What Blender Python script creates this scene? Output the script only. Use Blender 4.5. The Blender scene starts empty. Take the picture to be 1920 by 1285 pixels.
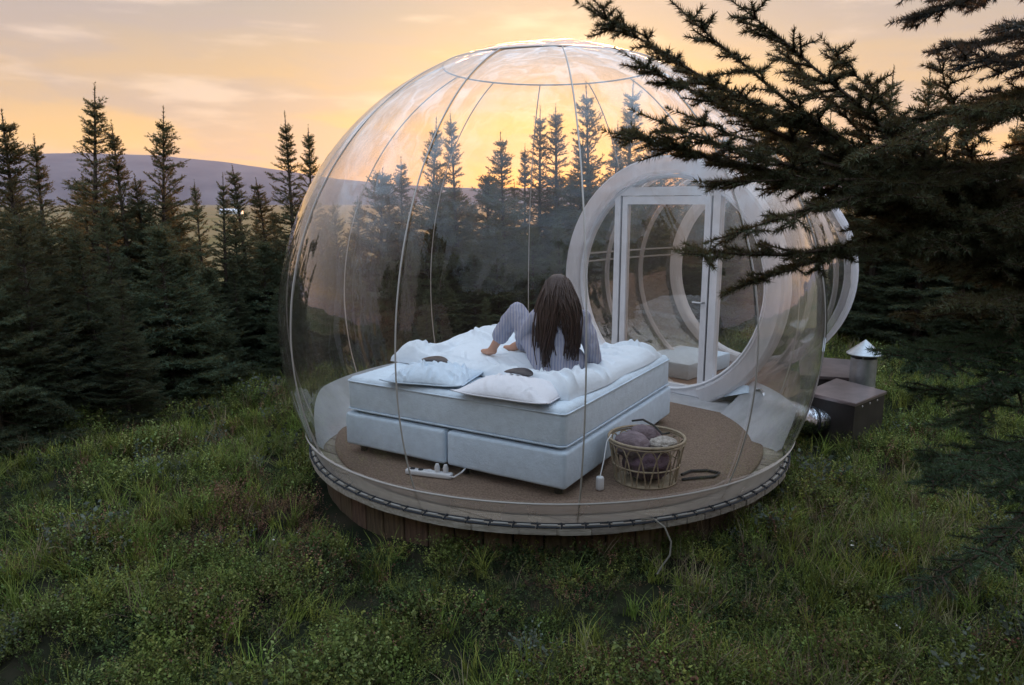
import bpy, bmesh, math, random
import numpy as np
from mathutils import Vector, Matrix, noise
PI = math.pi
S = bpy.context.scene
COL = S.collection
rad = math.radians

# ------------------------------------------------------------------ camera
PITCH, CAM_Z = rad(10.7), 2.2
cam_d = bpy.data.cameras.new('camera'); cam = bpy.data.objects.new('camera', cam_d); COL.objects.link(cam)
cam.location = (0, 0, CAM_Z); cam.rotation_euler = (PI/2 - PITCH, 0, 0)
cam_d.sensor_width = 36; cam_d.lens = 26; cam_d.clip_start = .05; cam_d.clip_end = 30000
S.camera = cam
S.render.resolution_x, S.render.resolution_y = 1024, 685

# ------------------------------------------------------------------ sky and sun
SUN_AZ, SUN_EL = rad(3), rad(3.2)          # azimuth clockwise from +Y
W = bpy.data.worlds.new('World'); S.world = W; W.use_nodes = True
nt = W.node_tree; nt.nodes.clear()
def N(t, **kw):
    n = nt.nodes.new(t)
    for k, v in kw.items(): setattr(n, k, v)
    return n
def L(a, b): nt.links.new(a, b)
def math_n(op, a, b=None, clamp=False):
    n = N('ShaderNodeMath', operation=op, use_clamp=clamp)
    for i, x in enumerate((a, b)):
        if x is None: continue
        if isinstance(x, (int, float)): n.inputs[i].default_value = x
        else: L(x, n.inputs[i])
    return n.outputs[0]
def ramp(fac, stops, interp='EASE'):
    n = N('ShaderNodeValToRGB'); cr = n.color_ramp; cr.interpolation = interp
    while len(cr.elements) < len(stops): cr.elements.new(.5)
    for e, (p, c) in zip(cr.elements, stops): e.position = p; e.color = (*c, 1)
    L(fac, n.inputs[0]); return n.outputs[0]
def mixc(f, a, b, mode='MIX'):
    n = N('ShaderNodeMix', data_type='RGBA', blend_type=mode)
    for s, x in ((n.inputs[0], f), (n.inputs[6], a), (n.inputs[7], b)):
        if isinstance(x, (int, float)): s.default_value = x
        elif isinstance(x, tuple): s.default_value = (*x, 1)
        else: L(x, s)
    return n.outputs[2]
tc = N('ShaderNodeTexCoord'); sep = N('ShaderNodeSeparateXYZ'); L(tc.outputs['Generated'], sep.inputs[0])
elev = math_n('MAXIMUM', sep.outputs[2], 0)
hl = math_n('SQRT', math_n('ADD', math_n('MULTIPLY', sep.outputs[0], sep.outputs[0]), math_n('MULTIPLY', sep.outputs[1], sep.outputs[1])))
dotp = math_n('DIVIDE', math_n('ADD', math_n('MULTIPLY', sep.outputs[0], math.sin(SUN_AZ)), math_n('MULTIPLY', sep.outputs[1], math.cos(SUN_AZ))), math_n('MAXIMUM', hl, .001))
front = math_n('MULTIPLY_ADD', dotp, .5); front.node.inputs[2].default_value = .5
sunside = ramp(elev, [(0, (.92, .45, .06)), (.06, (.82, .46, .09)), (.14, (.51, .335, .17)), (.24, (.335, .285, .25)), (.34, (.48, .44, .42)), (.50, (.74, .84, 1.0)), (.72, (.90, 1.22, 1.62)), (1, (.90, 1.22, 1.62))])
farside = ramp(elev, [(0, (.34, .30, .36)), (.12, (.40, .31, .31)), (.30, (.40, .345, .36)), (.50, (.60, .72, .90)), (.72, (.90, 1.22, 1.62)), (1, (.90, 1.22, 1.62))])
base = mixc(math_n('POWER', front, 1.6, True), farside, sunside)
# thin streaky cloud, stretched level
mp = N('ShaderNodeMapping'); mp.inputs['Scale'].default_value = (2.2, 2.2, 11); L(tc.outputs['Generated'], mp.inputs[0])
nz = N('ShaderNodeTexNoise'); nz.inputs['Scale'].default_value = 1.7; nz.inputs['Detail'].default_value = 7; nz.inputs['Roughness'].default_value = .58; nz.inputs['Distortion'].default_value = .35
L(mp.outputs[0], nz.inputs['Vector'])
cl = ramp(nz.outputs[0], [(.38, (0, 0, 0)), (.60, (1, 1, 1))])
cloudcol = mixc(.8, base, (.36, .29, .27))
sky_c = mixc(math_n('MULTIPLY', cl, .75), base, cloudcol)
nz2 = N('ShaderNodeTexNoise'); nz2.inputs['Scale'].default_value = 3.1; nz2.inputs['Detail'].default_value = 6
L(mp.outputs[0], nz2.inputs['Vector'])
wisp = ramp(nz2.outputs[0], [(.52, (0, 0, 0)), (.74, (1, 1, 1))])
sky_c = mixc(math_n('MULTIPLY', wisp, .45), sky_c, mixc(.7, base, (.95, .72, .55)))
sv = N('ShaderNodeVectorMath', operation='DOT_PRODUCT'); L(tc.outputs['Generated'], sv.inputs[0]); sv.inputs[1].default_value = (math.sin(SUN_AZ)*math.cos(SUN_EL), math.cos(SUN_AZ)*math.cos(SUN_EL), math.sin(SUN_EL))
glow = math_n('POWER', math_n('MAXIMUM', sv.outputs['Value'], 0), 30)                     # light round the low sun
sky_c = mixc(glow, sky_c, mixc(1.0, sky_c, (.22, .13, .0), 'ADD'))
nish = N('ShaderNodeTexSky', sky_type='NISHITA'); nish.sun_disc = False; nish.sun_elevation = SUN_EL; nish.sun_rotation = SUN_AZ
nish.air_density = 1.2; nish.dust_density = 1.5
b1 = N('ShaderNodeBackground'); L(nish.outputs[0], b1.inputs[0]); b1.inputs[1].default_value = .02
b2 = N('ShaderNodeBackground'); L(sky_c, b2.inputs[0]); b2.inputs[1].default_value = .92
ad = N('ShaderNodeAddShader'); L(b1.outputs[0], ad.inputs[0]); L(b2.outputs[0], ad.inputs[1])
wo = N('ShaderNodeOutputWorld'); L(ad.outputs[0], wo.inputs[0])
W.cycles.sampling_method = 'MANUAL'; W.cycles.sample_map_resolution = 512
sun_d = bpy.data.lights.new('sun', 'SUN'); sun = bpy.data.objects.new('sun', sun_d); COL.objects.link(sun)
sun_d.energy = 4.5; sun_d.angle = rad(9); sun_d.color = (1, .46, .18)
sun.rotation_euler = Vector((-math.sin(SUN_AZ)*math.cos(SUN_EL), -math.cos(SUN_AZ)*math.cos(SUN_EL), -math.sin(SUN_EL))).to_track_quat('-Z', 'Y').to_euler()
vs = S.view_settings; vs.view_transform = 'Standard'; vs.look = 'None'; vs.gamma = 1; vs.exposure = .62; vs.use_curve_mapping = False
S.render.engine = 'CYCLES'
cy = S.cycles; cy.use_denoising = True; cy.max_bounces = 8; cy.diffuse_bounces = 3; cy.glossy_bounces = 4; cy.transmission_bounces = 6; cy.transparent_max_bounces = 40; cy.volume_bounces = 0
cy.caustics_reflective = False; cy.caustics_refractive = False

# ------------------------------------------------------------------ helpers
def at(px, py, y):                      # a sight line of the photograph met by the vertical plane at depth y
    a = (px - 960)/1386.7; b = (642.5 - py)/1386.7
    ry = math.cos(PITCH) + b*math.sin(PITCH); rz = -math.sin(PITCH) + b*math.cos(PITCH)
    return Vector((a*y/ry, y, CAM_Z + rz*y/ry))
def tag(o, label=None, cat=None, group=None, kind=None):
    if label: o['label'] = label
    if cat: o['category'] = cat
    if group: o['group'] = group
    if kind: o['kind'] = kind
    return o
def empty(name, loc=(0, 0, 0), rz=0):
    o = bpy.data.objects.new(name, None); COL.objects.link(o); o.location = loc; o.rotation_euler = (0, 0, rz)
    o.empty_display_size = .2
    return o
def link(name, me, parent=None, mats=None):
    for m in ([mats] if mats is not None and not isinstance(mats, (list, tuple)) else (mats or [])): me.materials.append(m)
    o = bpy.data.objects.new(name, me); COL.objects.link(o)
    if parent is not None: o.parent = parent
    return o
def np_mesh(name, V, F, mi=None, smooth=False):
    V = np.ascontiguousarray(V, np.float32); F = np.ascontiguousarray(F, np.int32)
    me = bpy.data.meshes.new(name); n, k = F.shape
    me.vertices.add(len(V)); me.vertices.foreach_set('co', V.ravel())
    me.loops.add(n*k); me.loops.foreach_set('vertex_index', F.ravel())
    me.polygons.add(n); me.polygons.foreach_set('loop_start', np.arange(0, n*k, k, dtype=np.int32))
    if mi is not None: me.polygons.foreach_set('material_index', np.ascontiguousarray(mi, np.int32))
    if smooth: me.polygons.foreach_set('use_smooth', np.ones(n, bool))
    me.update(calc_edges=True); me.validate()
    return me
class MB:
    """collects shapes; build() links them as one mesh object"""
    def __init__(s): s.bm = bmesh.new()
    def grid(s, P, close_u=False, close_v=False):
        nu, nv = len(P), len(P[0]); vs_ = [[s.bm.verts.new(p) for p in r] for r in P]
        for i in range(nu if close_u else nu-1):
            for j in range(nv if close_v else nv-1):
                q = [vs_[i][j], vs_[(i+1) % nu][j], vs_[(i+1) % nu][(j+1) % nv], vs_[i][(j+1) % nv]]
                try: s.bm.faces.new(q)
                except ValueError: pass
        return vs_
    def tube(s, pts, r, n=6, closed=False, taper=None):
        pts = [Vector(p) for p in pts]; m = len(pts); rows = []
        up = None
        for i, p in enumerate(pts):
            a = pts[(i-1) % m] if closed or i > 0 else p; b = pts[(i+1) % m] if closed or i < m-1 else p
            t = (b-a).normalized()
            if up is None: up = t.cross(Vector((0, 0, 1)) if abs(t.z) < .9 else Vector((1, 0, 0))).normalized()
            up = (up - t*up.dot(t)); up = up.normalized() if up.length > 1e-6 else t.orthogonal().normalized()
            w = t.cross(up); rr = r if taper is None else r*(1 + (taper-1)*i/max(1, m-1))
            rows.append([p + (up*math.cos(k*2*PI/n) + w*math.sin(k*2*PI/n))*rr for k in range(n)])
        v = s.grid(rows, close_u=closed, close_v=True)
        if not closed:
            s.bm.faces.new(v[0][::-1]); s.bm.faces.new(v[-1])
        return s
    def box(s, c, size, rz=0, bevel=0, seg=2, M=None):
        mat = Matrix.Translation(c) @ Matrix.Rotation(rz, 4, 'Z') @ Matrix.Diagonal((*size, 1))
        if M is not None: mat = M @ Matrix.Diagonal((*size, 1))
        r = bmesh.ops.create_cube(s.bm, size=1, matrix=mat)
        if bevel:
            es = list({e for v in r['verts'] for e in v.link_edges})
            bmesh.ops.bevel(s.bm, geom=es, offset=bevel, segments=seg, affect='EDGES', profile=.5)
        return s
    def lathe(s, prof, c=(0, 0, 0), n=32, a0=0, a1=2*PI):
        full = abs(a1-a0-2*PI) < 1e-6; m = n if full else n+1
        rows = [[Vector((c[0]+r*math.cos(a0+(a1-a0)*k/n), c[1]+r*math.sin(a0+(a1-a0)*k/n), c[2]+z)) for k in range(m)] for r, z in prof]
        s.grid(rows, close_v=full); return s
    def build(s, name, mats, parent=None, smooth=True, auto=True):
        bmesh.ops.recalc_face_normals(s.bm, faces=s.bm.faces)
        me = bpy.data.meshes.new(name)
        if smooth:
            for f in s.bm.faces: f.smooth = True
            if auto:
                for e in s.bm.edges:
                    if len(e.link_faces) == 2 and e.calc_face_angle(0) > .7: e.smooth = False
        s.bm.to_mesh(me); s.bm.free()
        return link(name, me, parent, mats)
def copy_tree(o, parent=None):
    c = o.copy(); COL.objects.link(c)
    if parent is not None: c.parent = parent
    for ch in list(o.children): copy_tree(ch, c)
    return c

# ------------------------------------------------------------------ materials
def material(name, color, rough=.6, metal=0, var=0, scale=8, bump=0, bscale=60, color2=None, spec=.5, coords='Object', stretch=(1, 1, 1), rnd=0, trans=0, tcol=None):
    m = bpy.data.materials.new(name); m.use_nodes = True; t = m.node_tree; p = t.nodes['Principled BSDF']
    p.inputs['Roughness'].default_value = rough; p.inputs['Metallic'].default_value = metal; p.inputs['Specular IOR Level'].default_value = spec
    p.inputs['Base Color'].default_value = (*color, 1)
    src = None
    if var or color2 or bump:
        c = t.nodes.new('ShaderNodeTexCoord'); mpn = t.nodes.new('ShaderNodeMapping'); mpn.inputs['Scale'].default_value = stretch
        t.links.new(c.outputs[coords], mpn.inputs[0])
    if var or color2:
        nn = t.nodes.new('ShaderNodeTexNoise'); nn.inputs['Scale'].default_value = scale; nn.inputs['Detail'].default_value = 6; nn.inputs['Roughness'].default_value = .6
        t.links.new(mpn.outputs[0], nn.inputs['Vector'])
        r = t.nodes.new('ShaderNodeValToRGB'); r.color_ramp.elements[0].position = .33; r.color_ramp.elements[1].position = .67
        c2 = color2 or tuple(min(1, x*(1+var)) for x in color); c1 = color if color2 else tuple(x*(1-var) for x in color)
        r.color_ramp.elements[0].color = (*c1, 1); r.color_ramp.elements[1].color = (*c2, 1)
        t.links.new(nn.outputs[0], r.inputs[0]); src = r.outputs[0]
    if rnd:
        oi = t.nodes.new('ShaderNodeObjectInfo'); hsv = t.nodes.new('ShaderNodeHueSaturation')
        mr = t.nodes.new('ShaderNodeMapRange'); mr.inputs[3].default_value = 1-rnd; mr.inputs[4].default_value = 1+rnd
        t.links.new(oi.outputs['Random'], mr.inputs[0]); t.links.new(mr.outputs[0], hsv.inputs['Value'])
        m2 = t.nodes.new('ShaderNodeMapRange'); m2.inputs[3].default_value = .5-.05*rnd; m2.inputs[4].default_value = .5+.05*rnd
        fr = t.nodes.new('ShaderNodeMath'); fr.operation = 'FRACT'; mu = t.nodes.new('ShaderNodeMath'); mu.operation = 'MULTIPLY'; mu.inputs[1].default_value = 7.31
        t.links.new(oi.outputs['Random'], mu.inputs[0]); t.links.new(mu.outputs[0], fr.inputs[0]); t.links.new(fr.outputs[0], m2.inputs[0]); t.links.new(m2.outputs[0], hsv.inputs['Hue'])
        if src is not None: t.links.new(src, hsv.inputs['Color'])
        else: hsv.inputs['Color'].default_value = (*color, 1)
        src = hsv.outputs[0]
    if src is not None: t.links.new(src, p.inputs['Base Color'])
    if bump:
        bn = t.nodes.new('ShaderNodeTexNoise'); bn.inputs['Scale'].default_value = bscale; bn.inputs['Detail'].default_value = 4
        t.links.new(mpn.outputs[0], bn.inputs['Vector'])
        b = t.nodes.new('ShaderNodeBump'); b.inputs['Strength'].default_value = bump; b.inputs['Distance'].default_value = .02
        t.links.new(bn.outputs[0], b.inputs['Height']); t.links.new(b.outputs[0], p.inputs['Normal'])
    if trans:
        tr = t.nodes.new('ShaderNodeBsdfTranslucent'); mx = t.nodes.new('ShaderNodeMixShader'); mx.inputs[0].default_value = trans
        if tcol: tr.inputs[0].default_value = (*tcol, 1)
        elif src is not None: t.links.new(src, tr.inputs[0])
        t.links.new(p.outputs[0], mx.inputs[1]); t.links.new(tr.outputs[0], mx.inputs[2])
        t.links.new(mx.outputs[0], t.nodes['Material Output'].inputs[0])
    return m
def film_material(name, f0, power, milk, milkcol=(.8, .8, .8), rough=.015, wave=.0, tint=(.97, .93, .89), wscale=3, wstretch=(1, 1, .35)):
    """clear plastic film: see-through, mirroring more towards grazing angles, a little milky"""
    m = bpy.data.materials.new(name); m.use_nodes = True; t = m.node_tree; t.nodes.clear()
    out = t.nodes.new('ShaderNodeOutputMaterial'); tp = t.nodes.new('ShaderNodeBsdfTransparent'); tp.inputs[0].default_value = (*tint, 1)
    gl = t.nodes.new('ShaderNodeBsdfGlossy'); gl.inputs['Roughness'].default_value = rough; gl.inputs[0].default_value = (.95, .95, .95, 1)
    lw = t.nodes.new('ShaderNodeLayerWeight'); lw.inputs[0].default_value = .5
    pw = t.nodes.new('ShaderNodeMath'); pw.operation = 'POWER'; pw.inputs[1].default_value = power; t.links.new(lw.outputs['Facing'], pw.inputs[0])
    ma = t.nodes.new('ShaderNodeMath'); ma.operation = 'MULTIPLY_ADD'; ma.inputs[1].default_value = .92-f0; ma.inputs[2].default_value = f0; t.links.new(pw.outputs[0], ma.inputs[0])
    mx = t.nodes.new('ShaderNodeMixShader'); t.links.new(ma.outputs[0], mx.inputs[0]); t.links.new(tp.outputs[0], mx.inputs[1]); t.links.new(gl.outputs[0], mx.inputs[2])
    df = t.nodes.new('ShaderNodeBsdfDiffuse'); df.inputs[0].default_value = (*milkcol, 1)
    tl = t.nodes.new('ShaderNodeBsdfTranslucent'); tl.inputs[0].default_value = (*milkcol, 1)
    dd = t.nodes.new('ShaderNodeMixShader'); dd.inputs[0].default_value = .45; t.links.new(df.outputs[0], dd.inputs[1]); t.links.new(tl.outputs[0], dd.inputs[2])
    m2 = t.nodes.new('ShaderNodeMixShader')
    t.links.new(mx.outputs[0], m2.inputs[1]); t.links.new(dd.outputs[0], m2.inputs[2])
    c = t.nodes.new('ShaderNodeTexCoord'); mpn = t.nodes.new('ShaderNodeMapping'); mpn.inputs['Scale'].default_value = wstretch
    t.links.new(c.outputs['Object'], mpn.inputs[0])
    nn = t.nodes.new('ShaderNodeTexNoise'); nn.inputs['Scale'].default_value = 2.3; nn.inputs['Detail'].default_value = 5; t.links.new(mpn.outputs[0], nn.inputs['Vector'])
    mm = t.nodes.new('ShaderNodeMapRange'); mm.inputs[1].default_value = .3; mm.inputs[2].default_value = .7; mm.inputs[3].default_value = milk*.6; mm.inputs[4].default_value = milk*1.4
    t.links.new(nn.outputs[0], mm.inputs[0]); t.links.new(mm.outputs[0], m2.inputs[0])
    if wave:
        n3 = t.nodes.new('ShaderNodeTexNoise'); n3.inputs['Scale'].default_value = wscale; n3.inputs['Detail'].default_value = 2; t.links.new(mpn.outputs[0], n3.inputs['Vector'])
        b = t.nodes.new('ShaderNodeBump'); b.inputs['Strength'].default_value = wave; b.inputs['Distance'].default_value = .1; t.links.new(n3.outputs[0], b.inputs['Height'])
        t.links.new(b.outputs[0], gl.inputs['Normal'])
    t.links.new(m2.outputs[0], out.inputs[0])
    return m
M = {}
M['film'] = film_material('bubble_film', .027, 2.3, .011, (.8, .72, .68), wave=.20)
M['film_tunnel'] = film_material('tunnel_film', .08, 2.6, .05, (.8, .8, .82), wave=.16, wscale=3, wstretch=(1, 1, 1))
M['pane'] = film_material('door_pane', .05, 4, .02, wave=.05)
M['front_band'] = film_material('front_band', .04, 4, .46, (.50, .46, .42), rough=.2)
M['white_film'] = film_material('white_film', .05, 4, .90, (.78, .80, .84), rough=.25, wave=.2)
M['ring_film'] = film_material('ring_film', .06, 3, .86, (.90, .90, .93), rough=.15, wave=.2)
M['hoop_film'] = film_material('hoop_film', .10, 2.5, .45, (.80, .80, .82), rough=.1, wave=.2)
M['seam'] = material('weld_seam', (.56, .51, .46), .4)
M['white_frame'] = material('white_frame', (.84, .86, .91), .35, var=.06)
M['gasket'] = material('dark_gasket', (.02, .02, .025), .5)
M['linen_blue'] = material('linen_blue', (.62, .74, .86), .85, var=.05, scale=5, bump=.25, bscale=45)
M['linen_white'] = material('linen_white', (.78, .80, .86), .85, var=.04, scale=6, bump=.25, bscale=40)
M['linen_duvet'] = material('linen_duvet', (.74, .82, .90), .85, var=.05, scale=4, bump=.25, bscale=40)
M['mattress'] = material('mattress_cloth', (.66, .78, .89), .9, var=.07, scale=16, bump=.22, bscale=60)
M['bedbox'] = material('bed_box_cloth', (.63, .76, .89), .9, var=.07, scale=16, bump=.2, bscale=60)
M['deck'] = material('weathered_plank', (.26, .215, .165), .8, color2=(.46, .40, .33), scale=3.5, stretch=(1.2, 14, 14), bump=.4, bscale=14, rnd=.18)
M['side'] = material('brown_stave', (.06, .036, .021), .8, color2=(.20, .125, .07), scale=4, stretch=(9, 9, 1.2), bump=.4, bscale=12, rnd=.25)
M['carpet'] = material('coir_carpet', (.21, .145, .105), .95, color2=(.42, .30, .225), scale=70, bump=.9, bscale=220)
M['tunnel_floor'] = material('brown_floorboard', (.16, .095, .06), .6, color2=(.25, .155, .10), scale=3, stretch=(2, 14, 2), bump=.2)
M['cord'] = material('dark_cord', (.018, .022, .028), .7)
M['rope'] = material('pale_rope', (.46, .44, .40), .8)
M['old_rope'] = material('old_rope', (.24, .22, .18), .9)
M['rattan'] = material('rattan', (.36, .29, .20), .6, var=.2, scale=20)
M['mauve'] = material('mauve_wool', (.22, .17, .19), .95, var=.2, scale=14, bump=.5, bscale=60)
M['mauve_dark'] = material('plum_wool', (.10, .06, .08), .95, var=.2, scale=14, bump=.5, bscale=60)
M['cream_knit'] = material('cream_knit', (.46, .42, .38), .95, var=.35, scale=30, bump=.8, bscale=90)
M['pad'] = material('dark_satin', (.03, .025, .03), .4)
M['white_plastic'] = material('white_plastic', (.75, .77, .80), .35)
M['black_cable'] = material('black_cable', (.015, .015, .017), .5)
M['box_metal'] = material('dark_metal_box', (.035, .028, .026), .45, var=.3, scale=6)
M['box_lid'] = material('brown_metal_lid', (.34, .27, .26), .30, metal=.7, var=.2, scale=5, bump=.05, bscale=5)
M['galv'] = material('galvanised_pipe', (.50, .52, .54), .38, metal=.85, var=.15, scale=12)
M['foil'] = material('crinkled_foil', (.72, .74, .78), .18, metal=1, bump=.6, bscale=35)
M['skin'] = material('skin', (.50, .27, .18), .55, var=.06)
M['hair'] = material('dark_brown_hair', (.020, .009, .007), .5, color2=(.045, .019, .012), scale=25, stretch=(6, 6, .5))
M['bark'] = material('bark', (.055, .040, .030), .9, color2=(.11, .085, .065), scale=25, bump=.8, bscale=50)
M['needles'] = material('spruce_needles', (.048, .082, .050), .65, color2=(.11, .155, .088), scale=1.3, rnd=.28, trans=.36, tcol=(.20, .14, .05), spec=.3)
M['twig'] = material('spruce_twig', (.075, .045, .028), .9)
M['near_needles'] = material('near_needles', (.048, .064, .030), .6, color2=(.115, .125, .055), scale=5, trans=.28, tcol=(.17, .105, .045), spec=.35)
M['low_needles'] = material('low_needles', (.045, .080, .045), .6, color2=(.10, .15, .075), scale=5, trans=.25, tcol=(.08, .11, .04), spec=.35)
M['blue_needles'] = material('blue_needles', (.040, .055, .055), .6, color2=(.085, .10, .095), scale=6, trans=.28, tcol=(.16, .11, .06), spec=.35)
def pajama():
    m = material('striped_pajama', (.50, .48, .56), .9, bump=.3, bscale=60); t = m.node_tree; p = t.nodes['Principled BSDF']
    c = t.nodes.new('ShaderNodeTexCoord'); w = t.nodes.new('ShaderNodeTexWave'); w.wave_type = 'BANDS'; w.bands_direction = 'X'; w.inputs['Scale'].default_value = 14; w.inputs['Distortion'].default_value = 1.5; w.inputs['Detail'].default_value = 1
    t.links.new(c.outputs['Object'], w.inputs['Vector'])
    r = t.nodes.new('ShaderNodeValToRGB'); r.color_ramp.elements[0].color = (.27, .29, .41, 1); r.color_ramp.elements[0].position = .2; r.color_ramp.elements[1].color = (.40, .40, .47, 1); r.color_ramp.elements[1].position = .45
    t.links.new(w.outputs[0], r.inputs[0]); t.links.new(r.outputs[0], p.inputs['Base Color']); return m
M['pajama'] = pajama()

# ------------------------------------------------------------------ terrain
BX, BY = .30, 6.20                       # bubble centre on the ground
HUM = [(random.Random(40+i).uniform(0, 2*PI), random.Random(60+i).uniform(6.0, 12.5), random.Random(80+i).uniform(0, 6.3)) for i in range(9)]
def hummock(x, y): return sum(np.sin((np.cos(a)*x+np.sin(a)*y)*k+p) for a, k, p in HUM)/4.2
def ground_z(x, y):
    x = np.asarray(x, float); y = np.asarray(y, float); d = np.hypot(x, y)
    z = .05*np.sin(x*1.3+.7)*np.sin(y*1.1+.3) + .035*np.sin(x*2.7+y*1.9) + .02*np.sin(x*5.1-y*4.3+1)
    z = z + .055*hummock(x, y)*np.clip(1.4-d/14, 0, 1)
    near = np.clip(1 - (np.hypot(x-BX, y-BY)-1.5)/1.4, 0, 1)
    z = z*(1-.8*near) - .03*near - (-.035+.135/(1+np.exp((x+.45)*5)))*np.exp(-((np.hypot(x-BX, y-BY)-2.0)/.32)**2)
    z += .10*np.exp(-((x+2.6)**2/2.2+(y-5.0)**2/2.5))             # swell left of the deck
    z += .05*np.exp(-((x+1.0)**2/6+(y-2.8)**2/1.2))
    drop = np.clip((d-13)/60, 0, 1); drop = drop*drop*(3-2*drop)
    back = 1/(1+np.exp(-(y+2)/3))
    z = z*np.clip(1.5-d/40, 0, 1) - 11*drop*back
    return z
def build_ground():
    ang = np.linspace(0, 2*PI, 289)[:-1]; rr = [0.0]; r = .35
    while r < 7300: rr.append(r); r *= 1.085 if r < 30 else 1.16
    rr = [q for q in rr if q < 7200] + [7300]
    V = [(0, 0, 0)]; R = np.array(rr[1:])
    A, Rg = np.meshgrid(ang, R); X = Rg*np.sin(A); Y = Rg*np.cos(A); Z = ground_z(X, Y)
    V = np.vstack([[[0, 0, float(ground_z(0, 0))]], np.c_[X.ravel(), Y.ravel(), Z.ravel()]])
    n = len(ang); k = len(R); i = np.arange(k-1)[:, None]*n; j = np.arange(n)[None, :]; j2 = (j+1) % n
    Q = np.stack([1+i+j, 1+i+n+j, 1+i+n+j2, 1+i+j2], -1).reshape(-1, 4)
    me = np_mesh('ground', V, Q, smooth=True)
    bm = bmesh.new(); bm.from_mesh(me); bm.verts.ensure_lookup_table()
    for a in range(n): bm.faces.new((bm.verts[0], bm.verts[1+a], bm.verts[1+(a+1) % n]))
    bmesh.ops.recalc_face_normals(bm, faces=bm.faces); bm.to_mesh(me); bm.free()
    m = bpy.data.materials.new('heath_ground'); m.use_nodes = True; t = m.node_tree; p = t.nodes['Principled BSDF']; p.inputs['Roughness'].default_value = .95; p.inputs['Specular IOR Level'].default_value = .1
    g = t.nodes.new('ShaderNodeNewGeometry')
    def noi(sc, det=5):
        q = t.nodes.new('ShaderNodeTexNoise'); q.inputs['Scale'].default_value = sc; q.inputs['Detail'].default_value = det; t.links.new(g.outputs['Position'], q.inputs['Vector']); return q.outputs[0]
    def rp(f, stops):
        r_ = t.nodes.new('ShaderNodeValToRGB')
        while len(r_.color_ramp.elements) < len(stops): r_.color_ramp.elements.new(.5)
        for e, (pp, c) in zip(r_.color_ramp.elements, stops): e.position = pp; e.color = (*c, 1)
        t.links.new(f, r_.inputs[0]); return r_.outputs[0]
    near = rp(noi(3.5), [(.3, (.008, .010, .006)), (.5, (.018, .021, .010)), (.7, (.040, .032, .020))])
    far = rp(noi(.006, 6), [(.35, (.10, .105, .04)), (.5, (.17, .14, .07)), (.62, (.075, .095, .035)), (.75, (.20, .15, .09))])
    ln = t.nodes.new('ShaderNodeVectorMath'); ln.operation = 'LENGTH'; t.links.new(g.outputs['Position'], ln.inputs[0])
    mr = t.nodes.new('ShaderNodeMapRange'); mr.inputs[1].default_value = 18; mr.inputs[2].default_value = 60; t.links.new(ln.outputs['Value'], mr.inputs[0])
    mx = t.nodes.new('ShaderNodeMix'); mx.data_type = 'RGBA'; t.links.new(mr.outputs[0], mx.inputs[0]); t.links.new(near, mx.inputs[6]); t.links.new(far, mx.inputs[7])
    t.links.new(mx.outputs[2], p.inputs['Base Color'])
    o = link('ground', me, None, m); tag(o, kind='structure'); return o
build_ground()
def build_hill():
    m = material('far_heath', (.030, .034, .045), .95, color2=(.10, .095, .10), scale=.0035, bump=0)
    nx, ny = 220, 30; P = []
    ridge = [at(px, py, 1) for px, py in ((-400, 300), (0, 287), (150, 287), (300, 291), (400, 301), (520, 318), (640, 336), (760, 347), (900, 353), (1100, 352), (1400, 345), (1900, 330), (2600, 330))]
    RA = [math.atan2(p.x, 1) for p in ridge]; RH = [(p.z-CAM_Z)/math.hypot(p.x, 1)*6720 for p in ridge]
    for j in range(ny+1):
        row = []
        for i in range(nx+1):
            az = rad(-62 + 124*i/nx); f = j/ny
            top = float(np.interp(az, RA, RH)) * (1 + .006*math.sin(az*37+1) + .004*math.sin(az*83) + .003*math.sin(az*171))
            d = 5200 + 1900*f; prof = min(1, f*1.25)**.75
            h = -12 + (top+12)*prof*(1 + (.10*noise.noise((az*26, f*2.5, 2)) + .05*noise.noise((az*70, f*4, 5)))*(1-prof)*3)
            row.append((d*math.sin(az), d*math.cos(az), h))
        P.append(row)
    b = MB(); b.grid(P); o = b.build('hill', m, None, True, False); tag(o, kind='structure')
build_hill()

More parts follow.
